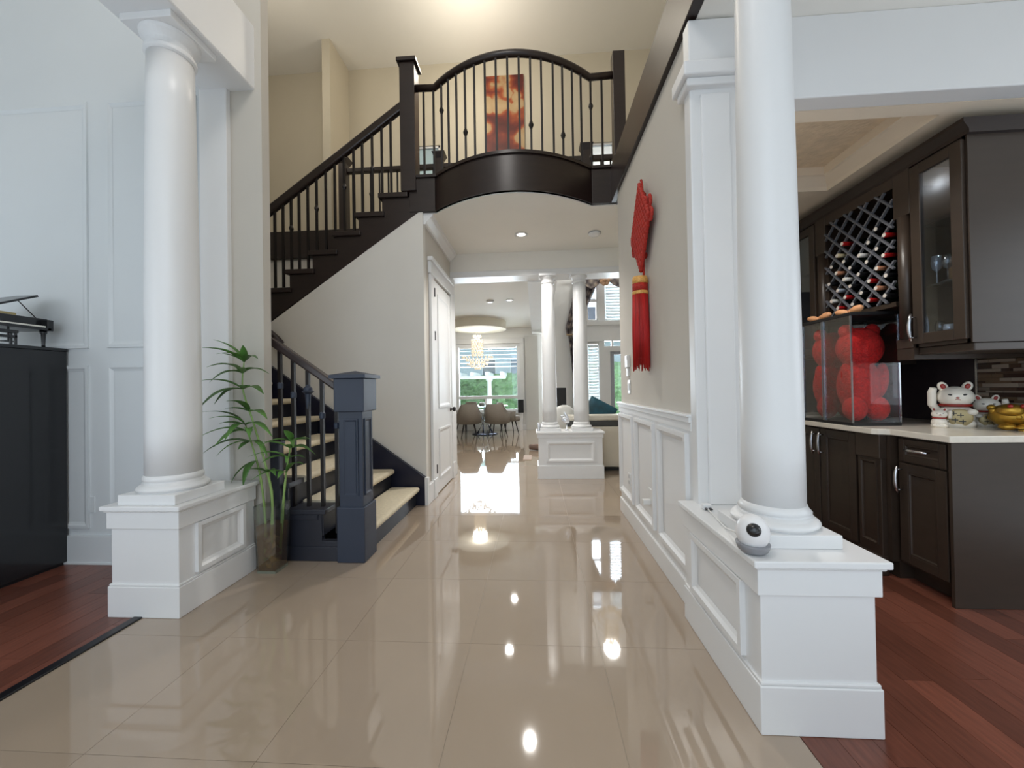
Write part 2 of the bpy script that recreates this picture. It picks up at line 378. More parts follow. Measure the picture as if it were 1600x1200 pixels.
# ------------------------------------------------------------------ lower stair flight
R1, RUN = 0.186, 0.26
st = thing('staircase', 'dark staircase with cream carpet treads behind the big newel post', 'staircase', (-2.2, 3.2, 0))
def nx(i): return -1.225 - RUN * (i - 1)
NT = 9
for i in range(1, NT + 1):
    z = R1 * i; x1 = nx(i); x0 = x1 - RUN - 0.03
    yn = 2.80 if i == 1 else 2.615
    build(B(x0, x1 - 0.012, yn, 3.905, z - 0.045, z - 0.008), 'tread', NAVY, st, bevel=0.006)
    build(B(x1 - 0.055, x1 - 0.035, yn + 0.02, 3.905, z - R1 - 0.01, z - 0.045), 'riser', NAVY, st)
    a = 2.79
    nose = [(x0 + 0.01, z - 0.008), (x0 + 0.01, z + 0.010), (x1 - 0.012, z + 0.010)]
    nose += [(x1 - 0.012 + 0.024 * math.sin(q * PI / 6), z - 0.016 + 0.026 * math.cos(q * PI / 6)) for q in range(1, 6)]
    nose += [(x1 - 0.012, z - 0.043), (x1 - 0.012, z - 0.008)]
    build(MB().prism(nose, 'y', a, 3.875), 'carpet', CARPET, st, smooth=False)
# near side: stepped stringer
zig = [(-2.2, 0), (-1.36, 0), (-1.36, R1 - 0.045)]
for i in range(2, 5):
    zig += [(nx(i) - 0.045, R1 * (i - 1) - 0.045), (nx(i) - 0.045, R1 * i - 0.045)]
zig += [(-2.2, R1 * 4 - 0.045)]
build(MB().prism(zig, 'y', 2.63, 2.67), 'stringer', NAVY, st)
for i in range(1, 3):
    build(B(nx(i + 1) - 0.02, nx(i) - 0.07, 2.622, 2.632, R1 * (i) - 0.085, R1 * i - 0.045), 'cove_moulding', NAVY, st, bevel=0.004)
build(B(-1.865, -1.36, 2.622, 2.632, 0.0, 0.10), 'base_strip', NAVY, st, bevel=0.004)
sk = [(-1.16, 0), (-1.16, 0.285), (-3.55, 0.285 + 2.39 * 0.718), (-3.55, 1.0), (-2.2, 0.2), (-1.6, 0)]
build(MB().prism(sk, 'y', 3.905, 3.948), 'skirt_board', mat('blue_black_skirt', (22, 24, 44), 0.35, var=0.08), st, bevel=0.003)
build(B(-1.165, -1.13, 3.90, 3.955, 0, 0.285), 'skirt_end', WHITE, st)
build(B(-5.195, -3.53, 2.67, 5.2, 1.80, 1.86), 'landing', NAVY, st)
build(B(-1.866, -1.80, 2.575, 2.628, 0, 0.83), 'end_post', NAVY, st, bevel=0.004)
build(B(-1.866, -1.79, 2.568, 2.632, 0.83, 0.85), 'end_post_cap', NAVY, st, bevel=0.004)

# railing of the lower flight
rl = thing('stair_railing', 'lower stair railing with heavy square newel post', 'railing', (-1.32, 2.70, 0))
NP = mat('slate_newel_paint', (42, 50, 66), 0.45, var=0.06)
npx, npy = -1.305, 2.70
nw = build(B(npx - 0.085, npx + 0.085, npy - 0.085, npy + 0.085, 0.38, 1.06), 'newel_post', NP, rl, bevel=0.005)
build(B(npx - 0.10, npx + 0.10, npy - 0.10, npy + 0.10, 0, 0.385), 'newel_foot', NP, rl, bevel=0.006)
build(B(npx - 0.108, npx + 0.108, npy - 0.108, npy + 0.108, 1.05, 1.285), 'newel_box', NP, rl, bevel=0.006)
build(B(npx - 0.13, npx + 0.13, npy - 0.13, npy + 0.13, 1.285, 1.31).add([(npx - .128, npy - .128, 1.31), (npx + .128, npy - .128, 1.31), (npx + .128, npy + .128, 1.31), (npx - .128, npy + .128, 1.31), (npx, npy, 1.34)], [(0, 1, 4), (1, 2, 4), (2, 3, 4), (3, 0, 4), (3, 2, 1, 0)]), 'newel_cap', NP, rl)
build(MB().frame(lambda u, v, d: (u, npy - 0.085 - d, v), npx - 0.055, npx + 0.055, 0.46, 1.0, 0.02, 0.008), 'newel_panel', NP, rl)
build(MB().frame(lambda u, v, d: (npx + 0.085 + d, u, v), npy - 0.055, npy + 0.055, 0.46, 1.0, 0.02, 0.008), 'newel_panel', NP, rl)
hs = 0.70
def hz(x): return 1.235 + (-1.41 - x) * hs
RAILM = mat('dark_brown_handrail', (52, 42, 42), 0.3, var=0.1)
build(MB().prism([(-1.40, hz(-1.40) - 0.065), (-1.40, hz(-1.40) + 0.005), (-1.93, hz(-1.93) + 0.005), (-1.95, hz(-1.95) - 0.03), (-1.93, hz(-1.93) - 0.065)], 'y', 2.67, 2.73), 'handrail', RAILM, rl, bevel=0.016)
for k, x in enumerate((-1.448, -1.556, -1.662, -1.772, -1.872)):
    i = 1 + max(0, int((-x - 1.27) / RUN)); zb = R1 * i - 0.012
    b = build(B(x - 0.012, x + 0.012, 2.688, 2.712, zb, hz(x) - 0.05), 'baluster', IRON, rl)
    build(MB().lathe([(0.013, hz(x) - 0.34), (0.02, hz(x) - 0.335), (0.02, hz(x) - 0.30), (0.013, hz(x) - .29)], (x, 2.70, 0), 12) if k != 2 else
          MB().lathe([(0.013, hz(x) - 0.34), (0.016, hz(x) - 0.30), (0.02, hz(x) - .235), (0.03, hz(x) - .225), (0.042, hz(x) - .215), (0.03, hz(x) - .205), (0.03, hz(x) - .19), (0.02, hz(x) - .18), (0.014, hz(x) - .165)], (x, 2.70, 0), 16), 'collar', NP, b)
wrail = thing('wall_handrail', 'dark handrail mounted on the warm grey stair wall', 'handrail', (-2.8, 3.90, 1.8))
build(MB().tube([(-2.66, 3.86, 1.70), (-2.70, 3.85, 1.755), (-2.80, 3.85, 1.84), (-3.4, 3.85, 2.27)], 0.034, 12), 'rail', RAILM, wrail, smooth=True)
build(MB().tube([(-2.95, 3.85, 1.92), (-2.95, 3.89, 1.89), (-2.95, 3.95, 1.89)], 0.01, 8), 'bracket', IRON, wrail, smooth=True)

# ------------------------------------------------------------------ upper flight (open stringer towards the hall)
s2 = thing('upper_staircase', 'upper dark stair flight climbing to the bridge', 'staircase', (-2.4, 4.5, 1.9))
R2, RU2 = 0.192, 0.256
def ux(k): return -1.627 - RU2 * k
def uz(k): return 3.268 - R2 * k
for k in range(0, 8):
    z = uz(k); x0 = ux(k)
    build(B(x0, x0 + RU2 + 0.06, 3.915, 5.1, z - 0.05, z), 'tread', DARK, s2, bevel=0.006)
    build(B(x0 + 0.03, x0 + 0.05, 3.96, 5.1, z - R2, z - 0.05), 'riser', DARK, s2)
zg = []
for k in range(0, 8):
    zg += [(ux(k) + RU2 + 0.035, uz(k) - 0.05), (ux(k) + 0.035, uz(k) - 0.05)]
zg = [(-1.20, 3.06), (-1.20, 3.218)] + zg[1:] + [(-3.45, 1.85), (-3.45, 1.54), (-2.86, 1.945)]
build(MB().prism(zg, 'y', 3.945, 3.985), 'stringer', DARK, s2)
# railing of the upper flight
r2 = thing('upper_stair_railing', 'sloping dark railing of the upper stair flight', 'railing', (-2.0, 3.97, 3.2))
def rz(x): return 4.235 + (x + 1.33) * 0.705
build(MB().prism([(-1.37, rz(-1.37) - 0.06), (-1.37, rz(-1.37) + 0.045), (-3.3, rz(-3.3) + 0.045), (-3.3, rz(-3.3) - 0.06)], 'y', 3.935, 4.0), 'handrail', DARK, r2, bevel=0.015)
build(B(-1.375, -1.215, 3.90, 4.06, 3.27, 4.62), 'newel_post', DARK, r2, bevel=0.006)
build(B(-1.40, -1.19, 3.875, 4.085, 4.62, 4.66), 'newel_cap', DARK, r2, bevel=0.006)
ux_b = [(p - 838) / 600 * 3.95 for p in (418.5, 432.6, 446.6, 460, 475, 490, 505.7, 521, 537, 553, 567.5, 584, 600, 615)]
kn = lambda x, y, z: MB().lathe([(0.009, z - 0.045), (0.024, z - 0.005), (0.024, z + 0.005), (0.009, z + 0.045)], (x, y, 0), 8)
for q, x in enumerate(ux_b):
    x -= 0.03; k = max(0, min(7, math.ceil((-1.627 - x) / RU2)))
    b = build(B(x - 0.011, x + 0.011, 3.957, 3.979, uz(k), rz(x) - 0.05), 'baluster', IRON, r2)
    if q % 3 == 2: build(kn(x, 3.968, rz(x) - (0.38 if q != 11 else 0.42)), 'knuckle', IRON, b)

# ------------------------------------------------------------------ bridge, bow front and upper hall
br = thing('bridge_balcony', 'curved dark balcony front of the bridge over the hall', 'balcony', (-0.2, 3.95, 3.06))
bow = [(x, y) for x, y in arc]
inner = [(x, y + 0.04) for x, y in reversed(arc)]
def bowpoly(off): return [(x, y - off) for x, y in arc] + [(x, y + 0.05) for x, y in reversed(arc)]
build(MB().prism(bowpoly(0.0), 'z', 3.06, 3.41), 'bow_fascia', DARK, br, esplit=True)
build(MB().prism(bowpoly(0.02), 'z', 3.41, 3.44), 'bow_nosing', DARK, br, esplit=True)
build(MB().prism(bowpoly(0.006), 'z', 3.06, 3.085), 'bow_bead', DARK, br, esplit=True)
build(B(-1.295, -1.02, 3.935, 3.99, 3.06, 3.41).box(-1.295, -1.0, 3.915, 3.99, 3.41, 3.44), 'end_fascia', DARK, br, bevel=0.004)
build(B(0.60, 0.86, 3.935, 3.99, 3.06, 3.41).box(0.60, 0.86, 3.915, 3.99, 3.41, 3.44), 'end_fascia', DARK, br, bevel=0.004)
build(B(-1.30, 0.86, 3.97, 5.22, 3.12, 3.43), 'deck', DARK, br)
build(MB().prism([(x, y + 0.03) for x, y in arc] + [(0.6, 4.0), (-1.02, 4.0)], 'z', 3.12, 3.43), 'bow_deck', DARK, br)
br2 = thing('balcony_railing', 'black iron balcony railing following the curved bridge front', 'railing', (-0.2, 3.7, 3.44))
def bowy(x):
    t = (x + 1.02) / 1.62
    return 3.95 - (0.35 * (1 - (2 * t - 1) ** 2) if 0 < t < 1 else 0) + 0.02
pxs = (662, 678, 691, 702, 715, 729, 744, 761, 778.6, 797, 815, 833, 850, 868, 882.6, 897.5, 911, 926, 943)
rail_pts = []
for q, p in enumerate(pxs):
    y = 3.8
    for _ in range(6):
        x = (p - 838 + 4) / 600 * y; y = bowy(x)
    b = build(B(x - 0.010, x + 0.010, y - 0.010, y + 0.010, 3.43, 4.36), 'baluster', IRON, br2)
    if q in (2, 5, 11, 14, 17): build(kn(x, y, {2: 4.08, 5: 3.72, 11: 3.70, 14: 3.66, 17: 4.08}[q]), 'knuckle', IRON, b)
    if q == 17: build(kn(x, y, 3.55), 'knuckle', IRON, b)
hr = [(-1.30, 3.96)] + [(x, bowy(x)) for x in [-1.02 + 1.62 * i / 24 for i in range(25)]] + [(0.86, 3.96)]
build(MB().tube([(x, y, 4.38) for x, y in hr], 0.035, 10), 'handrail', DARK, br2, smooth=True)
build(B(0.83, 0.95, 3.92, 4.04, 3.43, 4.6), 'newel_post', DARK, br2, bevel=0.006)
# fascia of the right upper floor, running towards the camera
struct(MB().box(0.79, 0.845, -2.05, 3.96, 3.06, 3.42).box(0.845, 1.05, 3.782, 3.96, 3.045, 3.0599), 'trim_8', DARK, label='dark fascia board along the upper floor on the right', bevel=0.004)
struct(B(0.845, 4.6, -2.05, 5.22, 3.06, 3.42), 'floor_upper_right', CEIL, label='upper floor slab on the right')
# upper hall behind the stairwell
struct(B(-5.2, 4.6, 5.34, 5.9, 3.07, 3.42), 'floor_upper_back', CEIL, label='upper hall floor slab')
fas = struct(B(-5.2, 0.9, 5.17, 5.34, 3.07, 3.45), 'trim_9', DARK, label='dark fascia of the upper hall floor', bevel=0.004)
wu = struct(MB().box(-5.2, -1.86, 5.9, 6.0, 3.42, 6.3).box(-1.44, 0.83, 5.9, 6.0, 3.42, 6.3).box(1.25, 4.6, 5.9, 6.0, 3.42, 6.3)
            .box(-1.86, -1.44, 5.9, 6.0, 5.02, 6.3).box(-1.86, -1.44, 5.9, 6.0, 3.42, 4.40).box(0.83, 1.25, 5.9, 6.0, 4.92, 6.3).box(0.83, 1.25, 5.9, 6.0, 3.42, 4.45), 'wall_upper', BEIGE, label='beige wall of the upper hall')
struct(B(2.6, 2.7, -1.2, 5.9, 3.42, 6.3), 'wall_upper_right', BEIGE, label='beige wall on the right of the upper floor')
struct(B(-3.02, -2.90, 5.34, 5.9, 3.42, 6.3), 'wall_upper_return', BEIGE, label='short wall return in the upper hall')
for n, (a, b, c, d) in enumerate(((-1.86, -1.44, 4.40, 5.02), (0.83, 1.25, 4.45, 4.92))):
    wn = sroot('window_%d' % (n + 5), ((a + b) / 2, 5.95, c)); wn['label'] = 'small upper hall window'
    build(B(a, b, 5.94, 5.95, c, d), 'pane', PANE, wn)
    build(B(a, b, 5.92, 5.96, c - 0.0, c + 0.03).box(a, b, 5.92, 5.96, d - 0.03, d).box(a, a + 0.03, 5.92, 5.96, c, d).box(b - 0.03, b, 5.92, 5.96, c, d), 'sash', WHITE, wn)
ur = thing('hall_railing', 'straight dark railing along the far side of the stairwell', 'railing', (-1.0, 5.24, 3.45))
build(B(-2.62, 2.0, 5.205, 5.275, 4.255, 4.32), 'handrail', DARK, ur, bevel=0.012)
for x in (-2.66, -1.29, 0.73):
    build(B(x - 0.055, x + 0.055, 5.185, 5.295, 3.45, 4.40), 'newel_post', DARK, ur, bevel=0.004)
    build(MB().add([(x - .055, 5.185, 4.38), (x + .055, 5.185, 4.38), (x + .055, 5.295, 4.38), (x - .055, 5.295, 4.38), (x - .09, 5.15, 4.46), (x + .09, 5.15, 4.46), (x + .09, 5.33, 4.46), (x - .09, 5.33, 4.46)],
          [(0, 1, 5, 4), (1, 2, 6, 5), (2, 3, 7, 6), (3, 0, 4, 7), (4, 5, 6, 7), (3, 2, 1, 0)]), 'newel_cap', DARK, ur)
q = 0; x = -2.53
while x < 1.9:
    b = build(B(x - 0.010, x + 0.010, 5.23, 5.25, 3.44, 4.27), 'baluster', IRON, ur)
    if q % 4 == 2: build(kn(x, 5.24, 3.95), 'knuckle', IRON, b)
    x += 0.128; q += 1
# painting
pm = bpy.data.materials.new('abstract_red_painting'); pm.use_nodes = True
N, L = pm.node_tree.nodes, pm.node_tree.links; P0 = N['Principled BSDF']; P0.inputs['Roughness'].default_value = 0.6
tc = N.new('ShaderNodeTexCoord'); n1 = N.new('ShaderNodeTexNoise'); n1.inputs['Scale'].default_value = 2.2; n1.inputs['Detail'].default_value = 3
vo = N.new('ShaderNodeTexVoronoi'); vo.inputs['Scale'].default_value = 5.5; vo.feature = 'F1'
mx = N.new('ShaderNodeMix'); mx.data_type = 'RGBA'; mx.inputs[0].default_value = 0.35
L.new(tc.outputs['Object'], n1.inputs['Vector']); L.new(tc.outputs['Object'], mx.inputs[6]); L.new(n1.outputs[1], mx.inputs[7]); L.new(mx.outputs[2], vo.inputs['Vector'])
cr = N.new('ShaderNodeValToRGB'); e = cr.color_ramp.elements
e[0].position = 0.0; e[0].color = (*lin((176, 152, 116)), 1); e[1].position = 1.0; e[1].color = (*lin((70, 20, 14)), 1)
for pos, c in ((0.42, (166, 138, 100)), (0.5, (150, 74, 36)), (0.62, (112, 40, 24)), (0.78, (84, 24, 18))):
    k = cr.color_ramp.elements.new(pos); k.color = (*lin(c), 1)
L.new(vo.outputs['Distance'], cr.inputs[0]); L.new(cr.outputs[0], P0.inputs['Base Color'])
pa = thing('wall_painting', 'red and cream abstract painting on the upper hall wall', 'painting', (-0.41, 5.88, 4.75))
build(B(-0.715, -0.115, 5.865, 5.898, 4.72, 6.02), 'canvas', pm, pa)

# ------------------------------------------------------------------ dining area and great room
struct(B(-6, -0.1, 5.48, 10.9, 2.90, 3.06), 'ceiling_dining', CEIL, label='white dining area ceiling')
struct(B(-0.10, 0.32, 5.48, 10.9, 2.70, 3.06), 'trim_10', WHITE, label='ceiling beam between dining area and great room')
struct(MB().box(-4.2, -2.30, 10.9, 11.1, 0, 3.0).box(-0.46, 0.30, 10.9, 11.1, 0, 6.3).box(-2.30, -0.46, 10.9, 11.1, 2.46, 3.0).box(-2.30, -0.46, 10.9, 11.1, 0, 0.50), 'wall_far', mat('far_wall_paint', (222, 222, 220), 0.75, var=0.012), label='far wall of the dining area')
struct(B(-4.3, -4.2, 5.48, 11.1, 0, 3.0), 'wall_dining', GREIGE, label='left wall of the dining area')
struct(MB().box(-0.30, 0.06, 10.86, 10.90, 0, 2.66), 'trim_11', mat('shaded_greige_panel', (206, 205, 201), 0.75, var=0.012), label='shade-toned greige wall strip right of the dining window')  # darker than the far wall paint: shade put into its colour
struct(B(-4.2, 0.3, 10.87, 10.905, 0, 0.14), 'baseboard_far', WHITE, label='white baseboard of the dining wall', bevel=0.004)
struct(B(-2.34, -0.42, 10.82, 10.92, 0.46, 0.50), 'trim_12', WHITE, label='white window stool under the dining window', bevel=0.004)
def window(num, y, x0, x1, z0, z1, label, rails=(), mulls=(), fw=0.07):
    t = sroot('window_%d' % num, ((x0 + x1) / 2, y, z0)); t['label'] = label
    build(B(x0, x1, y + 0.04, y + 0.046, z0, z1), 'pane', PANE, t)
    build(B(x0, x1, y - 0.02, y + 0.09, z0, z0 + fw).box(x0, x1, y - 0.02, y + 0.09, z1 - fw, z1).box(x0, x0 + fw, y - 0.02, y + 0.09, z0 + fw, z1 - fw).box(x1 - fw, x1, y - 0.02, y + 0.09, z0 + fw, z1 - fw), 'sash', WHITE, t, bevel=0.005)
    for r in rails: build(B(x0 + fw, x1 - fw, y - 0.005, y + 0.08, r - 0.045, r + 0.045), 'rail', WHITE, t, bevel=0.004)
    for q, a, b in mulls: build(B(q - 0.03, q + 0.03, y, y + 0.075, a, b), 'mullion', WHITE, t, bevel=0.004)
    return t
w1 = window(1, 10.95, -2.30, -0.46, 0.50, 2.46, 'large white dining window onto the garden', rails=(0.93,), mulls=((-1.45, 0.57, 0.885),), fw=0.085)
build(B(-2.42, -2.30, 10.86, 10.90, 0.46, 2.58).box(-0.46, -0.34, 10.86, 10.90, 0.46, 2.58).box(-2.42, -0.34, 10.85, 10.90, 2.46, 2.60), 'casing', WHITE, w1, bevel=0.005)
def blind(x0, x1, y, z1, n, step, label, tilt=0.9, group='window blinds', ln=0.05):
    t = thing('window_blind', label, 'blind', ((x0 + x1) / 2, y, z1), group)
    build(B(x0, x1, y - 0.03, y + 0.03, z1 - 0.04, z1), 'head_rail', WHITE, t, bevel=0.004)
    c, s = math.cos(tilt) * ln / 2, math.sin(tilt) * ln / 2
    me = MB().prism([(-c, -s), (-c, -s + 0.003), (c, s + 0.003), (c, s)], 'x', 0, x1 - x0).mesh('slat')
    for k in range(n): place(me, 'slat', t, (x0, y, z1 - 0.04 - step * (k + 0.6)), m=mat('white_blind_slat', (206, 212, 212), 0.5, var=0.01))
blind(-2.20, -0.56, 10.91, 2.37, 5, 0.115, 'raised slatted blind at the top of the dining window', 0.25, ln=0.11)

# great room far wall with tall windows and glazed door
GW = mat('great_room_wall_paint', (218, 219, 220), 0.75, var=0.012)
ops = [(1.40, 1.72, 0.55, 2.40), (1.40, 1.72, 2.98, 4.9), (1.90, 2.75, 2.98, 4.9), (2.02, 2.90, 0.02, 2.14), (1.86, 2.90, 2.27, 2.45)]
xs = sorted({0.30, 5.2, *[v for o in ops for v in o[:2]]}); zs = sorted({0.0, 6.3, *[v for o in ops for v in o[2:]]})
g = MB()
for a, b in zip(xs, xs[1:]):
    for c, d in zip(zs, zs[1:]):
        if not any(o[0] <= a and b <= o[1] and o[2] <= c and d <= o[3] for o in ops): g.box(a, b, 10.6, 10.8, c, d)
struct(g, 'wall_great_room', GW, label='far wall of the great room with tall windows')
struct(B(5.2, 5.3, 3.7, 11, 0, 6.3), 'wall_great_room_right', GW, label='right wall of the great room')
struct(B(0.22, 0.30, 6.02, 10.9, 3.06, 6.3), 'wall_great_room_left', GW, label='upper left wall of the great room')
window(2, 10.65, 1.40, 1.72, 0.55, 2.40, 'narrow lower window of the great room', fw=0.035)
window(3, 10.65, 1.40, 1.72, 2.98, 4.9, 'narrow upper window of the great room', rails=(3.55,), fw=0.05)
window(4, 10.65, 1.90, 2.75, 2.98, 4.9, 'wide upper window of the great room', fw=0.04)
window(7, 10.65, 1.86, 2.90, 2.27, 2.45, 'transom window over the glazed door', mulls=((2.1, 2.29, 2.43),), fw=0.02)
d2 = sroot('door_2', (2.45, 10.65, 0)); d2['label'] = 'glazed terrace door of the great room'
build(B(2.02, 2.13, 10.62, 10.70, 0.02, 2.14).box(2.79, 2.90, 10.62, 10.70, 0.02, 2.14).box(2.13, 2.79, 10.62, 10.70, 2.05, 2.14).box(2.13, 2.79, 10.62, 10.70, 0.02, 0.30), 'door_frame', mat('grey_door_paint', (150, 154, 162), 0.5), d2, bevel=0.005)
build(B(2.13, 2.79, 10.655, 10.662, 0.30, 2.05), 'pane', PANE, d2)
blind(1.43, 1.69, 10.60, 2.38, 22, 0.08, 'closed slatted blind on the narrow lower great room window', 1.0, ln=0.085)
blind(1.93, 2.72, 10.60, 4.86, 23, 0.08, 'closed slatted blind on the wide upper great room window', 1.1, ln=0.085)
struct(B(1.35, 1.80, 10.56, 10.61, 2.42, 2.50).box(1.35, 3.0, 10.56, 10.61, 2.86, 2.98), 'trim_13', GW, label='window trim of the great room', bevel=0.004)

# drapes: swag valance and side panels
DR = bpy.data.materials.new('floral_drape'); DR.use_nodes = True
N, L = DR.node_tree.nodes, DR.node_tree.links; P0 = N['Principled BSDF']; P0.inputs['Roughness'].default_value = 0.6
tc = N.new('ShaderNodeTexCoord'); vo = N.new('ShaderNodeTexVoronoi'); vo.inputs['Scale'].default_value = 7
L.new(tc.outputs['Object'], vo.inputs['Vector']); cr = N.new('ShaderNodeValToRGB'); e = cr.color_ramp.elements
e[0].position = 0.12; e[0].color = (*lin((176, 164, 150)), 1); e[1].position = 0.75; e[1].color = (*lin((60, 54, 60)), 1)
k = e.new(0.42); k.color = (*lin((120, 110, 108)), 1)
L.new(vo.outputs['Distance'], cr.inputs[0]); L.new(cr.outputs[0], P0.inputs['Base Color'])
def sheet(rows, name, parent, m, thick=0.012, amp=0.035, folds=5):
    """rows: (z, x_left, x_right, y); pleated sheet with real thickness"""
    n = folds * 8; mb = MB(); vs = []
    for side in (0, 1):
        for z, a, b, y in rows:
            for i in range(n + 1):
                t = i / n; vs.append((a + (b - a) * t, y + amp * math.cos(2 * PI * folds * t) + side * thick, z))
    R = len(rows); W = n + 1; fs = []
    for s in (0, 1):
        for j in range(R - 1):
            for i in range(n):
                o = s * R * W + j * W + i; fs.append((o, o + 1, o + W + 1, o + W))
    for j in range(R - 1):
        for i in (0, n):
            o = j * W + i; fs.append((o, o + W, R * W + o + W, R * W + o))
    mb.add(vs, fs)
    return build(mb, name, m, parent, smooth=True)
cu = thing('window_drape', 'patterned grey brown drape tied back beside the tall windows', 'drape', (1.05, 10.4, 0.3), 'great room drapes')
sheet([(4.22, 1.10, 1.80, 10.42), (3.9, 1.04, 1.66, 10.42), (3.5, 1.0, 1.48, 10.42), (3.1, 0.90, 1.30, 10.42), (2.78, 0.82, 1.14, 10.42), (2.62, 0.84, 1.06, 10.42)], 'upper_panel', cu, DR)
sheet([(2.60, 0.88, 1.05, 10.44), (2.3, 0.92, 1.16, 10.44), (1.6, 0.98, 1.2, 10.44), (0.004, 1.02, 1.22, 10.44)], 'lower_panel', cu, DR)
build(MB().tube([(0.84, 10.40, 2.60), (0.92, 10.34, 2.58), (1.04, 10.34, 2.60), (1.10, 10.40, 2.62)], 0.02, 8), 'tie_back', mat('tan_cord', (150, 130, 100), 0.7), cu, smooth=True)
va = thing('drape_valance', 'swagged floral valance with a rosette above the tall windows', 'valance', (1.8, 10.38, 4.0), 'great room drapes')
for a, b in ((1.20, 1.82), (1.88, 2.75)):
    rows = []
    n = 24; mb = MB(); vs = []
    for s in (0, 0.012):
        for j in range(9):
            for i in range(n + 1):
                t = i / n; sag = 4 * t * (1 - t)
                vs.append((a + (b - a) * t, 10.34 - 0.05 * sag - 0.02 * math.cos(j * 2.4) + s, 4.22 - j * 0.016 - sag * (0.06 + j * 0.03)))
    W = n + 1
    fs = [(s * 9 * W + j * W + i, s * 9 * W + j * W + i + 1, s * 9 * W + (j + 1) * W + i + 1, s * 9 * W + (j + 1) * W + i) for s in (0, 1) for j in range(8) for i in range(n)]
    fs += [(8 * W + i, 8 * W + i + 1, 17 * W + i + 1, 17 * W + i) for i in range(n)]
    build(mb.add(vs, fs), 'swag', DR, va, smooth=True)
rs = MB()
for k in range(7):
    a = k * 2 * PI / 7; rs.ball((1.85 + 0.085 * math.cos(a), 10.26, 3.99 + 0.085 * math.sin(a)), (0.06, 0.04, 0.06), 10, 6)
rs.ball((1.85, 10.24, 3.99), 0.05, 10, 6)
build(rs, 'rosette', mat('rosette_fabric', (176, 140, 110), 0.7, var=0.2, scale=20), va, smooth=True)
build(MB().tube([(0.9, 10.38, 4.25), (2.9, 10.38, 4.25)], 0.025, 10), 'rod', IRON, va, smooth=True)

# garden beyond the windows
LAWN = mat('lawn_grass', (120, 160, 80), 0.9, var=0.25, scale=3, bump=0.4, bscale=40)
struct(B(-30, 30, 11.25, 60, -0.3, -0.2), 'ground', LAWN, label='garden lawn behind the house')
struct(B(-30, 30, -30, -2.2, -0.3, -0.2), 'ground_front', mat('paving', (150, 150, 148), 0.8), label='paved forecourt')
import bmesh
hb_ = bmesh.new(); bmesh.ops.create_grid(hb_, x_segments=110, y_segments=26, size=0.5)
for v in hb_.verts:
    x = v.co.x * 14; z = (v.co.y + 0.5) * (2.0 + 0.09 * x) - 0.2
    from mathutils import noise as _n
    d = _n.noise((x * 3, z * 3, 1)) * 0.18 + _n.noise((x * 9, z * 9, 4)) * 0.10
    top = max(0, (z - 1.3)) ** 2 * 0.8
    v.co = (x - 1, 15.2 + top - d, z + 0.12 * _n.noise((x * 4, 0, 7)))
me = bpy.data.meshes.new('hedge'); hb_.to_mesh(me); hb_.free()
for p in me.polygons: p.use_smooth = False
me.materials.append(mat('hedge_leaves', (96, 126, 84), 0.8, var=0.45, scale=9, bump=0.8, bscale=30))
he = bpy.data.objects.new('garden_hedge', me); col.objects.link(he); WO[he] = Vector((0, 0, 0)); tag(he, 'green clipped hedge in the garden beyond the dining window', 'hedge')
sol = he.modifiers.new('thick', 'SOLIDIFY'); sol.thickness = 0.5; sol.offset = -1
pg = thing('garden_pergola', 'white pergola with a round post outside the dining window', 'pergola', (-1.62, 13.2, -0.2))
build(MB().lathe([(0.13, -0.2), (0.13, 0.0), (0.085, 0.05), (0.078, 1.42), (0.12, 1.46), (0.12, 1.52)], (-1.62, 13.2, 0), 16), 'post', WHITE, pg, smooth=True)
build(B(-4.0, -1.05, 13.1, 13.3, 1.52, 1.62), 'beam', WHITE, pg)
for k in range(6): build(B(-3.7 + k * 0.5, -3.6 + k * 0.5, 12.7, 14.4, 1.62, 1.74), 'rafter', WHITE, pg)
nb = thing('neighbour_house', 'pale grey siding house behind the garden hedge', 'house', (-1, 24, -0.2))
build(B(-9, 7, 24, 27, -0.2, 4.2), 'wall', mat('grey_siding', (196, 204, 212), 0.7, stretch=(1, 1, 30), var=0.06), nb)
build(MB().prism([(23.4, 4.1), (25.5, 6.4), (27.6, 4.1)], 'x', -9.5, 7.5), 'roof', mat('grey_shingle', (110, 112, 118), 0.9, var=0.2, scale=10), nb)
for x in (-3.4, -1.6, 0.6): 
    f = build(B(x, x + 0.9, 23.95, 24.02, 1.6, 3.0), 'window', WHITE, nb); build(B(x + .06, x + .84, 23.93, 23.96, 1.66, 2.94), 'pane', mat('far_window_glass', (110, 120, 132), 0.1), f)

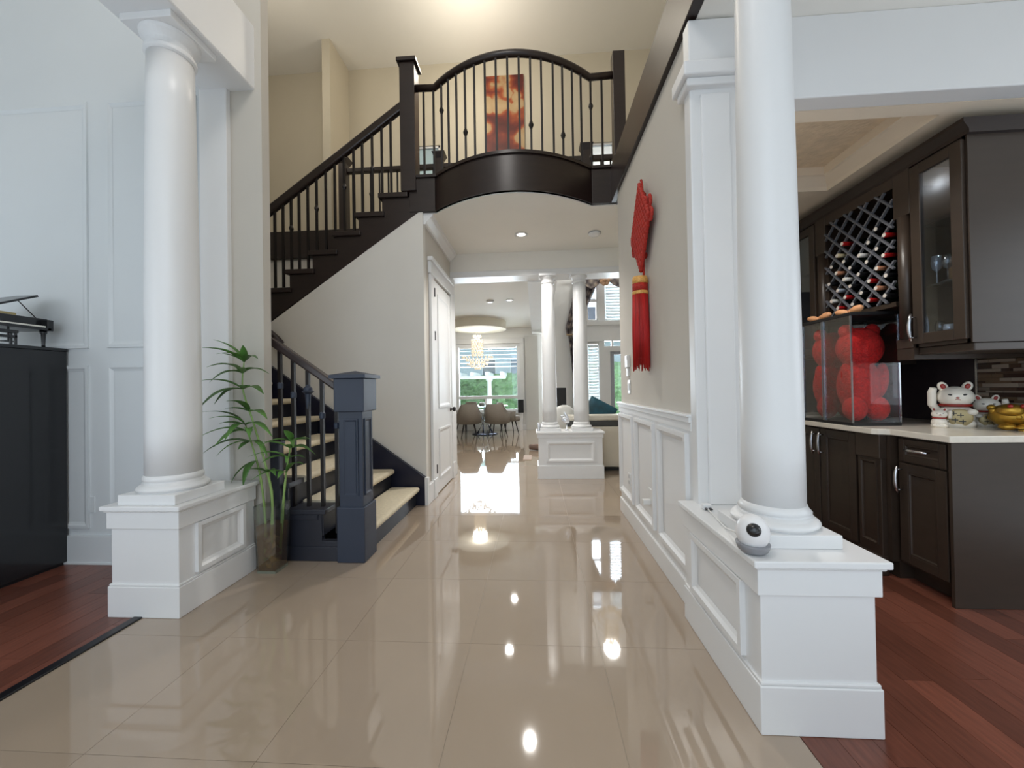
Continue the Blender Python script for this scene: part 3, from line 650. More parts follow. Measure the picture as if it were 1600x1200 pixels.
# dining set
def chair_mesh_parts():
    sh = MB(); n = 28; vs = []
    # barrel back: shell from one arm round the back to the other, open to +y
    prof = []
    for i in range(n + 1):
        t = i / n; a = PI * (1.14 - 1.28 * t) + PI   # sweep through the back (-y)
        a = PI * 0.93 + PI * 1.14 * t
        back = max(0.0, math.cos((t - 0.5) * PI)) ** 1.0
        top = 0.60 + 0.22 * min(1, max(0, (0.30 - abs(t - 0.5)) / 0.12)) if abs(t - 0.5) < 0.30 else 0.60
        prof.append((math.cos(a), math.sin(a), top))
    for r in (0.30, 0.265):
        for zf in (0, 0.5, 1):
            for cx, cy, top in prof:
                k = 1.0 + 0.06 * zf; vs.append((cx * r * k, cy * r * k, 0.36 + (top - 0.36) * zf))
    W = n + 1; fs = []
    for s in (0, 1):
        for j in range(2):
            for i in range(n):
                o = s * 3 * W + j * W + i; fs.append((o, o + 1, o + W + 1, o + W))
    for i in range(n):
        fs.append((2 * W + i, 2 * W + i + 1, 5 * W + i + 1, 5 * W + i)); fs.append((i, i + 1, 3 * W + i + 1, 3 * W + i))
    for i in (0, n):
        for j in range(2): fs.append((j * W + i, (j + 1) * W + i, 3 * W + (j + 1) * W + i, 3 * W + j * W + i))
    return sh.add(vs, fs)
CHF = mat('taupe_upholstery', (128, 120, 110), 0.85, var=0.06, scale=30)
c_back = chair_mesh_parts().mesh('backrest'); c_back.materials.append(CHF)
for p in c_back.polygons: p.use_smooth = True
c_seat = MB().lathe([(0.24, 0.34), (0.27, 0.36), (0.275, 0.44), (0.25, 0.47), (0.1, 0.475)], (0, 0.02, 0), 28).mesh('seat'); c_seat.materials.append(CHF)
for p in c_seat.polygons: p.use_smooth = True
c_leg = MB().tube([(0, 0, 0.36), (0.07, 0.07, 0.0)], [0.018, 0.010], 8).mesh('leg'); c_leg.materials.append(IRON)
for x, y, a, lb in ((-1.645, 9.25, 0.18, 'taupe dining chair left of the middle with its back to the hall'), (-0.955, 9.28, -0.22, 'taupe dining chair nearest the right with its back to the hall'),
                    (-0.72, 9.95, -1.15, 'taupe dining chair at the right side of the round table'), (-1.95, 10.45, 2.6, 'taupe dining chair on the window side of the round table')):
    t = thing('dining_chair', lb, 'chair', (x, y, 0), 'dining chairs at the round table', a)
    for nm, me in (('backrest', c_back), ('seat', c_seat)):
        o = bpy.data.objects.new(nm, me); col.objects.link(o); o.parent = t
    for k in range(4):
        o = bpy.data.objects.new('leg', c_leg); col.objects.link(o); o.parent = t; ang = PI / 2 * k; o.rotation_euler = (0, 0, ang)
        o.location = (0.17 * math.cos(ang + PI / 4), 0.17 * math.sin(ang + PI / 4), 0)
tb = thing('dining_table', 'round glass dining table on a dark disc base', 'table', (-1.36, 10.0, 0))
build(MB().lathe([(0.60, 0.725), (0.605, 0.731), (0.60, 0.738)], (-1.36, 10.0, 0), 48), 'tabletop', glass('table_glass', (200, 222, 220), 0.2), tb, smooth=True)
build(MB().lathe([(0.34, 0), (0.34, 0.018), (0.30, 0.03)], (-1.36, 10.0, 0), 40), 'base_disc', mat('dark_chrome', (60, 64, 84), 0.15, metal=0.8), tb, smooth=True)
for k in range(4):
    a = k * PI / 2 + 0.4
    build(MB().tube([(-1.36 + 0.20 * math.cos(a), 10 + 0.20 * math.sin(a), 0.03), (-1.36 + 0.05 * math.cos(a + .8), 10 + 0.05 * math.sin(a + .8), 0.36), (-1.36 + 0.22 * math.cos(a + 1.4), 10 + 0.22 * math.sin(a + 1.4), 0.725)], 0.022, 8), 'leg', STEEL, tb, smooth=True)
tag(build(MB().lathe([(0.06, 0.739), (0.07, 0.745), (0.075, 0.79), (0.06, 0.83), (0.055, 0.83)], (-1.42, 9.9, 0), 20), 'ceramic_bowl', mat('grey_ceramic', (150, 148, 142), 0.4), smooth=True), 'small grey bowl on the round glass table', 'bowl')
tag(build(B(-0.52, -0.36, 10.62, 10.80, 0.50, 0.86), 'loudspeaker', BLACKM, bevel=0.008), 'black loudspeaker on a stand by the dining window', 'speaker')
build(B(-0.48, -0.40, 10.66, 10.76, 0.0, 0.50), 'stand', WHITE, bpy.data.objects['loudspeaker'], bevel=0.004)

# ceiling drum and chandelier
struct(MB().lathe([(0.70, 2.70), (0.70, 2.90), (0.1, 2.90)], (-1.45, 9.80, 0), 48), 'trim_14', mat('ceiling_medallion_paint', (228, 222, 206), 0.8, var=0.01), label='round dropped ceiling disc over the dining table', smooth=False)
CRY = mat('crystal_glow', (224, 212, 192), 0.15, var=0.35, scale=40, emit=((255, 238, 210), 0.42))
def chandelier(x, y, ztop, zc, sc_, lb, power):
    t = thing('crystal_chandelier', lb, 'chandelier', (x, y, ztop), 'crystal chandeliers')
    build(MB().tube([(x, y, ztop), (x, y, zc)], 0.006, 6), 'suspension_rod', STEEL, t)
    for nm, r0, r1, z0, z1, rings, per in (('crown_crystals', 0.05, 0.09, 0.02, 0.10, 2, 8), ('upper_tier', 0.13, 0.13, -0.34, 0.0, 6, 14), ('lower_tier', 0.17, 0.36, -0.52, -0.40, 3, 22), ('bottom_cluster', 0.06, 0.24, -0.66, -0.56, 3, 12)):
        mb = MB()
        for a in range(rings):
            f = a / max(1, rings - 1); r = r0 + (r1 - r0) * f; z = z0 + (z1 - z0) * f
            for b in range(per):
                an = 2 * PI * (b + 0.5 * (a % 2)) / per
                mb.ball((x + sc_ * r * math.cos(an), y + sc_ * r * math.sin(an), zc + sc_ * z), (0.020 * sc_, 0.020 * sc_, 0.030 * sc_), 6, 4)
        o = build(mb, nm, CRY, t); o['kind'] = 'stuff'
    lamp('chandelier_lamp', 'POINT', (x, y, zc + 0.16), power, (1.0, 0.97, 0.91), 0.18)
    return t
chandelier(-1.50, 9.80, 2.70, 2.42, 1.08, 'glowing tiered crystal chandelier over the dining table', 28)
chandelier(1.72, 9.5, 6.3, 5.0, 1.2, 'crystal chandelier hanging high in the great room', 90)

# recessed lights and detectors
DL = mat('downlight_lens', (255, 250, 240), 0.3, emit=((255, 244, 226), 9.0))
def downlight(x, y, z, lb, power):
    t = thing('recessed_light', lb, 'light', (x, y, z), 'recessed ceiling lights')
    build(MB().lathe([(0.05, z - 0.001), (0.075, z - 0.004), (0.08, z - 0.008), (0.055, z - 0.011), (0.05, z - 0.003)], (x, y, 0), 24), 'trim_ring', WHITE, t, smooth=True)
    build(MB().lathe([(0.001, z - 0.004), (0.05, z - 0.004), (0.05, z - 0.002)], (x, y, 0), 24), 'lens', DL, t)
    lamp('downlight_lamp', 'SPOT', (x, y, z - 0.03), power, (1.0, 0.97, 0.92), 0.05, (0, 0, 0), spot=2.3)
downlight(-0.15, 4.62, 3.05, 'recessed light in the ceiling under the bridge', 125)
downlight(-0.49, 5.98, 2.90, 'recessed light nearest the header in the dining ceiling', 45)
downlight(-0.49, 7.42, 2.90, 'recessed light beside the smoke detector in the dining ceiling', 110)
downlight(1.45, 2.50, 2.78, 'added recessed light in the textured tray ceiling, brightening the bar nook', 55)  # added out of view behind the column to brighten the nook
def detector(x, y, z, lb):
    t = thing('smoke_detector', lb, 'detector', (x, y, z), 'smoke detectors')
    build(MB().lathe([(0.075, z), (0.075, z - 0.02), (0.06, z - 0.035), (0.03, z - 0.04)], (x, y, 0), 24), 'housing', WHITE, t, smooth=True)
    build(MB().lathe([(0.077, z - 0.008), (0.077, z - 0.014)], (x, y, 0), 24), 'vent_ring', mat('grey_vent', (120, 120, 118), 0.6), t)
detector(0.73, 4.66, 3.05, 'round smoke detector on the ceiling under the bridge')
detector(-0.87, 7.42, 2.90, 'round smoke detector on the dining ceiling')
lamp('upper_hall_lamp', 'POINT', (-0.8, 4.7, 5.4), 48, (1.0, 0.92, 0.78), 0.3)
lamp('stairwell_lamp', 'POINT', (-3.3, 4.3, 5.4), 16, (1.0, 0.92, 0.78), 0.3)
lamp('foyer_fill', 'POINT', (-0.6, 1.0, 5.0), 80, (1.0, 0.96, 0.92), 0.4)  # unseen fill light added to lift the hall, no fixture

# sofa and things around it
CRM = mat('cream_leather', (214, 206, 190), 0.5, var=0.04)
sf = thing('sofa', 'cream sofa with a dark band seen behind the half wall', 'sofa', (1.6, 5.8, 0))
build(B(0.44, 2.98, 5.66, 6.5, 0.06, 0.44), 'seat_base', CRM, sf, bevel=0.03)
build(B(0.42, 3.0, 5.5, 5.72, 0.055, 0.63), 'backrest', CRM, sf, bevel=0.02)
build(B(0.43, 2.99, 5.505, 5.70, 0.63, 0.71), 'band', mat('charcoal_fabric', (70, 70, 68), 0.8), sf, bevel=0.01)
build(B(0.42, 3.0, 5.5, 5.74, 0.71, 0.79), 'headrest', CRM, sf, bevel=0.025)
build(B(0.47, 2.95, 5.53, 6.45, 0.0, 0.06), 'plinth', BLACKM, sf)
tag(build(MB().ball((0.40, 5.90, 0.69), (0.20, 0.13, 0.235), 20, 12, (0, 0.2, 0)), 'white_cushion', mat('white_satin', (226, 224, 218), 0.45, var=0.03), smooth=True), 'plump white cushion between the two slim columns', 'cushion')
tm = mat('teal_black_pattern', (24, 70, 84), 0.7, var=0.8, scale=5)
def pillow(x, y, z, w_, h_, th, ry, m, lb, rz=0):
    n = 14; mb = MB(); vs = []
    for s in (1, -1):
        for j in range(n + 1):
            for i in range(n + 1):
                u, v = 2 * i / n - 1, 2 * j / n - 1
                vs.append((u * w_ / 2, s * th / 2 * ((1 - u ** 4) * (1 - v ** 4)) ** 0.6, v * h_ / 2))
    W = n + 1
    fs = [(s * W * W + j * W + i, s * W * W + j * W + i + 1, s * W * W + (j + 1) * W + i + 1, s * W * W + (j + 1) * W + i) for s in (0, 1) for j in range(n) for i in range(n)]
    mb.add(vs, fs); me = mb.mesh('throw_pillow'); me.materials.append(m)
    for p in me.polygons: p.use_smooth = True
    o = bpy.data.objects.new('throw_pillow', me); col.objects.link(o); o.location = (x, y, z); o.rotation_euler = (0.15, ry, rz); WO[o] = Vector((x, y, z))
    return tag(o, lb, 'pillow', 'sofa pillows')
pillow(0.93, 5.95, 0.76, 0.44, 0.44, 0.16, 0.5, tm, 'teal and black patterned pillow on the cream sofa')
tag(build(B(0.36, 0.66, 8.6, 9.0, 0.62, 1.18), 'television_panel', BLACKM, bevel=0.01), 'black panel standing beyond the slim columns', 'screen')
tag(build(B(0.30, 1.2, 8.5, 9.1, 0.0, 0.62), 'media_console', CRM, bevel=0.01), 'pale low console under the black panel', 'console')
fg = thing('crystal_figurine', 'small crystal and silver bird figurine between the slim columns', 'figurine', (0.40, 5.2, 0.61), 'figurines on the half wall')
SIL = mat('silver_crystal', (226, 228, 232), 0.12, metal=0.6)
build(MB().lathe([(0.03, 0.61), (0.03, 0.62), (0.008, 0.63), (0.006, 0.69)], (0.40, 5.2, 0), 12), 'foot', SIL, fg, smooth=True)
build(MB().ball((0.385, 5.2, 0.75), (0.06, 0.03, 0.035), 12, 8, (0, 0.5, 0)).ball((0.34, 5.2, 0.80), (0.02, 0.018, 0.02), 8, 6).ball((0.40, 5.2, 0.80), (0.02, 0.01, 0.07), 10, 6, (0, -0.5, 0)), 'bird', SIL, fg, smooth=True)
fg2 = thing('crystal_figurine', 'tiny crystal figurine left of the slim columns', 'figurine', (0.02, 5.2, 0.61), 'figurines on the half wall')
build(MB().lathe([(0.025, 0.61), (0.03, 0.625), (0.012, 0.64), (0.03, 0.68), (0.02, 0.71), (0.006, 0.725)], (0.025, 5.2, 0), 12), 'body', SIL, fg2, smooth=True)
# low items on the floor beyond the half wall
tag(build(MB().tube([(-0.14, 7.36, 0.062), (-0.02, 7.30, 0.066), (0.12, 7.28, 0.062)], [0.05, 0.06, 0.055], 12), 'floor_bolster', mat('brown_fabric', (112, 92, 82), 0.9, var=0.2, scale=40), smooth=True), 'small brown bolster on the floor left of the half wall', 'bolster')
rg = tag(build(B(-0.24, -0.10, 6.35, 6.75, 0.0, 0.012), 'floor_mat', mat('taupe_mat', (170, 152, 140), 0.9, var=0.1, scale=60), bevel=0.003), 'small taupe mat on the tile floor left of the half wall', 'mat')

# ------------------------------------------------------------------ bar nook (right): shell
struct(B(2.95, 3.05, 2.12, 3.75, 0, 3.06), 'wall_bar', GREIGE, label='wall behind the bar cabinets')
wb = struct(B(1.0, 2.95, 3.65, 3.75, 0, 3.06), 'wall_bar_back', BEIGE, label='end wall of the bar nook')
build(B(2.28, 2.42, 3.62, 3.655, 2.02, 2.42), 'door_head_casing', WHITE, wb, bevel=0.005)
build(B(2.0, 2.60, 3.63, 3.655, 0.93, 2.02), 'dark_panel', BLACKM, wb)
struct(B(1.04, 4.6, 2.02, 2.12, 2.64, 3.06), 'trim_15', WHITE, label='white header over the bar nook', bevel=0.006)
pc = struct(MB().box(1.0, 2.95, 2.12, 2.20, 2.64, 2.70).box(2.22, 2.95, 2.20, 3.65, 2.64, 2.70).box(1.0, 2.22, 3.03, 3.65, 2.64, 2.70).box(1.0, 1.08, 2.2, 3.03, 2.64, 2.70), 'ceiling_bar', PANTRYC, label='soffit of the bar nook ceiling')
build(B(1.0, 2.95, 2.12, 3.65, 2.78, 2.84), 'tray_panel', TRAYP, pc)
x0, x1, y0, y1 = 1.08, 2.22, 2.20, 3.03
loops = [(0, 2.64), (0.012, 2.64), (0.02, 2.665), (0.07, 2.72), (0.085, 2.725), (0.09, 2.78)]
vs, fs = [], []
for ins, z in loops: vs += [(x0 + ins, y0 + ins, z), (x1 - ins, y0 + ins, z), (x1 - ins, y1 - ins, z), (x0 + ins, y1 - ins, z)]
for j in range(len(loops) - 1):
    for k in range(4): fs.append((j * 4 + k, j * 4 + (k + 1) % 4, (j + 1) * 4 + (k + 1) % 4, (j + 1) * 4 + k))
build(MB().add(vs, fs), 'tray_crown', PANTRYC, pc)

# base cabinets: each unit is a thing
def bar_handle(parent, p0, p1, out=(-1, 0, 0), bow=0.028):
    a, b = Vector(p0), Vector(p1); o = Vector(out); mid = (a + b) / 2
    pts = [a + (b - a) * t + o * (bow + 0.012 * math.sin(PI * t)) for t in (0, .2, .4, .6, .8, 1)]
    mb = MB().tube(pts, [0.007, .009, .0105, .0105, .009, .007], 8)
    for t in (0.12, 0.88):
        q = a + (b - a) * t; mb.tube([q, q + o * bow], 0.004, 6)
    return build(mb, 'handle', STEEL, parent, smooth=True)
def shaker(parent, x, y0, y1, z0, z1, name='door', rail=0.055, pane=None):
    d = build(B(x - 0.02, x, y0, y0 + rail, z0, z1).box(x - 0.02, x, y1 - rail, y1, z0, z1).box(x - 0.02, x, y0 + rail, y1 - rail, z0, z0 + rail).box(x - 0.02, x, y0 + rail, y1 - rail, z1 - rail, z1), name, CAB, parent, bevel=0.003)
    if pane: build(B(x - 0.012, x - 0.008, y0 + rail, y1 - rail, z0 + rail, z1 - rail), 'pane', pane, d)
    else:
        build(B(x - 0.010, x - 0.002, y0 + rail - .002, y1 - rail + .002, z0 + rail - .002, z1 - rail + .002), 'panel', CAB, d)
        build(MB().frame(lambda u, v, dd: (x - 0.010 - dd, u, v), y0 + rail, y1 - rail, z0 + rail, z1 - rail, 0.014, 0.008), 'bead', CAB, d)
    return d
bc = thing('base_cabinet', 'dark base cabinet with one drawer at the near end of the counter', 'cabinet', (2.5, 2.34, 0), 'dark bar base cabinets')
build(B(2.20, 2.94, 2.185, 2.49, 0.10, 0.868).box(2.27, 2.94, 2.19, 2.49, 0, 0.10), 'body', CAB, bc)
build(B(2.175, 2.94, 2.168, 2.186, 0.0, 0.868), 'end_panel', CAB, bc, bevel=0.002)
dw = shaker(bc, 2.198, 2.20, 2.47, 0.72, 0.855, 'drawer', 0.035); bar_handle(dw, (2.178, 2.27, 0.795), (2.178, 2.40, 0.795))
dd = shaker(bc, 2.198, 2.20, 2.47, 0.12, 0.71); bar_handle(dd, (2.178, 2.45, 0.53), (2.178, 2.45, 0.69))
bc2 = thing('base_cabinet', 'dark two door base cabinet below the red figures', 'cabinet', (2.5, 3.1, 0), 'dark bar base cabinets')
build(B(2.15, 2.94, 2.492, 3.60, 0.10, 0.868).box(2.19, 2.94, 2.492, 3.60, 0, 0.10), 'body', CAB, bc2)
for a, b in ((2.72, 3.04), (3.05, 3.37)): 
    dd = shaker(bc2, 2.148, a, b, 0.12, 0.855); hy = 3.01 if a < 3 else 3.08
    bar_handle(dd, (2.128, hy, 0.66), (2.128, hy, 0.83))
for a, b in ((2.52, 2.69), (3.40, 3.57)):
    build(B(2.118, 2.15, a, b, 0.0, 0.868), 'pilaster', CAB, bc2, bevel=0.003)
    build(MB().frame(lambda u, v, d: (2.118 - d, u, v), a + 0.025, b - 0.025, 0.18, 0.70, 0.02, 0.010), 'pilaster_panel', CAB, bc2)
    build(B(2.108, 2.15, a - .004, b + .004, 0.72, 0.868), 'pilaster_block', CAB, bc2, bevel=0.003); build(B(2.108, 2.15, a - .004, b + .004, 0, 0.12), 'pilaster_block', CAB, bc2, bevel=0.003)
ctp = [(2.155, 2.155), (2.949, 2.155), (2.949, 3.62), (2.085, 3.62), (2.085, 2.545), (2.105, 2.52), (2.155, 2.495)]
tag(build(MB().prism(ctp, 'z', 0.870, 0.906), 'worktop', STONE, bevel=0.004), 'cream stone worktop along the bar cabinets', 'worktop')
# mosaic backsplash
bs = struct(B(2.938, 2.949, 2.16, 2.75, 0.906, 1.36), 'trim_16', mat('mosaic_grout', (70, 62, 56), 0.8), label='strip mosaic backsplash behind the lucky cats')
MOS = [mat('mosaic_%d' % i, c, r, var=0.08) for i, (c, r) in enumerate((((126, 112, 100), .35), ((84, 64, 52), .25), ((60, 42, 36), .2), ((150, 136, 122), .4), ((104, 82, 62), .3)))]
mm = {}
z = 0.910; row = 0
while z < 1.34:
    h = (0.026, 0.014, 0.020)[row % 3]; y = 2.165 - random.random() * 0.05
    while y < 2.74:
        l = random.choice((0.06, 0.09, 0.14, 0.19)); ya = max(y, 2.165); yb = min(y + l, 2.745)
        if yb - ya > 0.008:
            key = (round(yb - ya, 3), h, random.randrange(5))
            if key not in mm:
                me = MB().box(2.930 - 0.002 * (key[2] % 2), 2.94, 0, yb - ya - 0.002, 0, h - 0.002).mesh('mosaic_tile'); me.materials.append(MOS[key[2]]); mm[key] = me
            place(mm[key], 'mosaic_tile', bs, (0, ya, z))
        y += l
    z += h; row += 1
struct(B(2.935, 2.949, 2.75, 3.62, 0.906, 1.70), 'trim_17', mat('dark_plum_back_panel', (44, 34, 40), 0.25, var=0.1), label='dark back panel of the bar nook')
build(B(2.926, 2.936, 2.745, 2.757, 0.91, 1.36), 'edge_trim', STEEL, bs)

# upper cabinets
uc = thing('wall_cabinet', 'dark glass door wall cabinet nearest the camera', 'cabinet', (2.6, 2.33, 1.40), 'dark bar wall cabinets')
def carcass(parent, y0, y1, z0, z1, shelves):
    build(B(2.30, 2.94, y0, y0 + 0.018, z0, z1).box(2.30, 2.94, y1 - 0.018, y1, z0, z1).box(2.30, 2.94, y0, y1, z1 - 0.02, z1).box(2.30, 2.94, y0, y1, z0, z0 + 0.02).box(2.91, 2.94, y0, y1, z0, z1), 'carcass', CAB, parent)
    for z in shelves: build(B(2.34, 2.91, y0 + 0.02, y1 - 0.02, z, z + 0.008), 'shelf', glass('shelf_glass', (214, 226, 228), 0.15), parent)
carcass(uc, 2.18, 2.475, 1.40, 2.50, (1.76, 2.12))
d_ = shaker(uc, 2.30, 2.185, 2.47, 1.42, 2.485, 'door', 0.06, PANE); bar_handle(d_, (2.28, 2.452, 1.44), (2.28, 2.452, 1.60))
build(B(2.315, 2.94, 2.18, 2.475, 1.355, 1.40), 'light_rail', CAB, uc, bevel=0.006)
build(MB().lathe([(0.03, 2.472), (0.03, 2.48)], (2.55, 2.33, 0), 20), 'fill_puck', mat('fill_puck_lens', (255, 246, 230), 0.3, emit=((255, 240, 214), 4.0)), uc)  # glowing disc added to go with the cabinet fill light
lamp('cabinet_fill', 'POINT', (2.55, 2.33, 2.44), 1.6, (0.95, 0.97, 1.0), 0.03)  # point light added so the dark cabinet interior shows
build(MB().prism([(2.30, 2.50), (2.288, 2.50), (2.288, 2.52), (2.262, 2.56), (2.262, 2.58), (2.94, 2.58), (2.94, 2.50)], 'y', 2.15, 3.58), 'crown', DARK, uc)
build(B(2.285, 2.94, 2.155, 2.18, 2.535, 2.575), 'crown_return', CAB, uc); build(B(2.30, 2.94, 2.172, 2.181, 1.40, 2.535), 'end_panel', CAB, uc)
uc2 = thing('wall_cabinet', 'dark glass door wall cabinet at the far end', 'cabinet', (2.6, 3.40, 1.40), 'dark bar wall cabinets')
carcass(uc2, 3.27, 3.55, 1.40, 2.50, (1.76, 2.12))
shaker(uc2, 2.30, 3.275, 3.545, 1.42, 2.485, 'door', 0.06, PANE)
wk = thing('wine_rack', 'dark lattice wine rack between the two glass door cabinets', 'wine rack', (2.6, 2.87, 1.68))
build(B(2.29, 2.94, 2.477, 2.585, 1.33, 1.40), 'bracket', CAB, wk); build(B(2.29, 2.94, 3.16, 3.268, 1.33, 1.40), 'bracket', CAB, wk)
for a in (2.477, 3.16):
    build(B(2.305, 2.94, a, a + 0.108, 1.40, 2.50), 'side_panel', CAB, wk)
    build(B(2.285, 2.31, a, a + 0.108, 2.22, 2.50), 'pilaster_block', CAB, wk, bevel=0.003); build(B(2.285, 2.31, a, a + 0.108, 1.40, 1.46), 'pilaster_block', CAB, wk, bevel=0.003)
    build(MB().lathe([(0.036, 1.46), (0.036, 2.22)], (2.305, a + 0.054, 0), 18), 'half_column', CAB, wk, smooth=True)
build(B(2.29, 2.94, 2.585, 3.16, 2.43, 2.50), 'top_rail', CAB, wk); build(B(2.29, 2.94, 2.585, 3.16, 1.675, 1.705), 'bottom_shelf', CAB, wk)
build(B(2.90, 2.94, 2.585, 3.16, 1.70, 2.43), 'back_panel', mat('rack_back', (34, 14, 14), 0.7), wk)
Y0, Y1, Z0, Z1, CELL = 2.585, 3.16, 1.705, 2.43, 0.131
SLAT = mat('grey_lattice', (98, 100, 106), 0.45, var=0.08)
def clip_line(c, s):
    """line z = s*y + c clipped to the rack opening"""
    pts = []
    for y in (Y0, Y1):
        z = s * y + c
        if Z0 <= z <= Z1: pts.append((y, z))
    for z in (Z0, Z1):
        y = (z - c) / s
        if Y0 < y < Y1: pts.append((y, z))
    return sorted(pts)[:1] + sorted(pts)[-1:] if len(pts) >= 2 else None
for s in (1, -1):
    for k in range(-2, 16):
        c = (Z0 - Y0 * s if s > 0 else Z0 + Y0) + (k * CELL - (0.575 if s > 0 else 0)) 
        e_ = clip_line(c, s)
        if e_ and abs(e_[0][0] - e_[1][0]) > 0.03:
            (ya, za), (yb, zb) = e_; n = Vector((-(zb - za), yb - ya)).normalized() * 0.0055
            xo = 2.276 if s > 0 else 2.282
            build(MB().prism([(ya + n.x, za + n.y), (yb + n.x, zb + n.y), (yb - n.x, zb - n.y), (ya - n.x, za - n.y)], 'x', xo, xo + 0.016), 'slat', SLAT, wk)
# wine bottles lying in the lattice
def bottle_mesh(cap):
    me = MB().lathe([(0.0135, 0.0), (0.0145, 0.002), (0.0145, 0.022), (0.0135, 0.03), (0.0135, 0.085), (0.018, 0.105), (0.034, 0.135), (0.0365, 0.15), (0.0365, 0.295), (0.03, 0.30)], (0, 0, 0), 16, 'x').mesh('bottle_glass')
    me.materials.append(cap)
    for p in me.polygons: p.use_smooth = True
    return me
BG = mat('dark_bottle_glass', (16, 24, 18), 0.08, var=0.1, coat=0.5)
bm_body = MB().lathe([(0.0136, 0.06), (0.0136, 0.085), (0.018, 0.105), (0.034, 0.135), (0.0365, 0.15), (0.0365, 0.295), (0.03, 0.30)], (0, 0, 0), 16, 'x').mesh('bottle'); bm_body.materials.append(BG)
for p in bm_body.polygons: p.use_smooth = True
caps = {}
for nm, c in (('white', (222, 220, 214)), ('red', (168, 24, 24)), ('tan', (186, 128, 96)), ('black', (18, 18, 20)), ('cream', (214, 200, 160)), ('silver', (150, 158, 170))):
    me = MB().lathe([(0.012, -0.002), (0.0145, 0.0), (0.0152, 0.003), (0.0152, 0.022), (0.0142, 0.028), (0.0142, 0.072)], (0, 0, 0), 14, 'x').mesh('capsule'); me.materials.append(mat(nm + '_capsule', c, 0.4))
    for p in me.polygons: p.use_smooth = True
    caps[nm] = me
tip = MB().lathe([(0.0125, -0.004), (0.0125, -0.001)], (0, 0, 0), 14, 'x').mesh('cap_top'); tip.materials.append(mat('pale_cap_top', (214, 206, 196), 0.5))
seq = ['black', 'red', 'black', 'red', 'tan', 'black', 'red', 'white', 'black', 'red', 'black', 'silver', 'tan', 'black', 'white', 'black', 'red', 'black', 'black', 'tan', 'black', 'white', 'black', 'black', 'red', 'black', 'cream', 'black', 'red', 'white', 'silver', 'cream', 'red', 'black']
bi = 0
for row in range(0, 9):
    z = Z0 + 0.048 + row * CELL / 2
    for k in range(5):
        y = Y0 + 0.040 + k * CELL + (row % 2) * CELL / 2
        if y > Y1 - 0.035 or z > 2.26: continue
        if row == 6 and k == 2: continue
        if row == 7 and k in (1, 3): continue
        if row == 8 and k not in (0, 1): continue
        nm = seq[bi % len(seq)]; bi += 1
        nk = sum(1 for q in range(5) if Y0 + 0.040 + q * CELL + (row % 2) * CELL / 2 <= Y1 - 0.035)
        OR = ('first', 'second', 'third', 'fourth', 'fifth', 'sixth', 'seventh', 'eighth', 'ninth')
        t = thing('wine_bottle', 'wine bottle with %s cap, %s rack row from the bottom, %s from the near side' % (nm, OR[row], OR[k]), 'bottle', (2.262 + random.uniform(-.01, .012), y, z), 'bottles with %s caps in the wine rack' % nm)
        for n_, me in (('body', bm_body), ('neck_cap', caps[nm]), ('cap_top', tip)):
            o = bpy.data.objects.new(n_, me); col.objects.link(o); o.parent = t
# crystal glassware in the near and far glass cabinet
CG = glass('stemware_glass', (236, 240, 244), 0.25)
SPK = mat('crystal_ware', (210, 216, 226), 0.08, metal=0.5)
def goblet(x, y, z, h, m, lb):
    me = MB().lathe([(0.026, 0), (0.024, 0.004), (0.004, 0.01), (0.004, h * .45), (0.02, h * .55), (0.026, h * .75), (0.022, h), (0.02, h)], (0, 0, 0), 14).mesh('crystal_goblet'); me.materials.append(m)
    for p in me.polygons: p.use_smooth = True
    return tag(place(me, 'crystal_goblet', None, (x, y, z)), lb, 'goblet', 'glassware in the glass door cabinets')
for k, (x, y, z, h) in enumerate(((2.36, 2.27, 1.768, .18), (2.355, 2.34, 1.768, .15), (2.385, 2.43, 1.768, .17), (2.36, 2.27, 1.42, .12), (2.355, 2.34, 1.42, .10), (2.385, 2.42, 1.42, .13))):
    goblet(x, y, z, h, SPK if k % 2 == 0 else CG, 'crystal goblet on the %s of the near glass cabinet, %s from the near side' % ('middle shelf' if z > 1.6 else 'bottom', ('first', 'second', 'third')[k % 3]))
for k, (x, y, z, h) in enumerate(((2.40, 3.33, 1.768, .16), (2.40, 3.42, 1.768, .15), (2.40, 3.36, 2.128, .14))):
    goblet(x, y, z, h, SPK, ('crystal goblet on the middle shelf of the far glass cabinet, nearer one', 'crystal goblet on the middle shelf of the far glass cabinet, farther one', 'crystal goblet on the top shelf of the far glass cabinet')[k])
vz = tag(build(MB().lathe([(0.03, 1.769), (0.042, 1.80), (0.045, 1.86), (0.03, 1.92), (0.02, 1.95), (0.026, 1.97)], (2.46, 2.385, 0), 20), 'brown_vase', mat('brown_glaze', (120, 92, 64), 0.25, var=0.3, scale=20), smooth=True), 'round brown vase inside the near glass cabinet', 'vase')

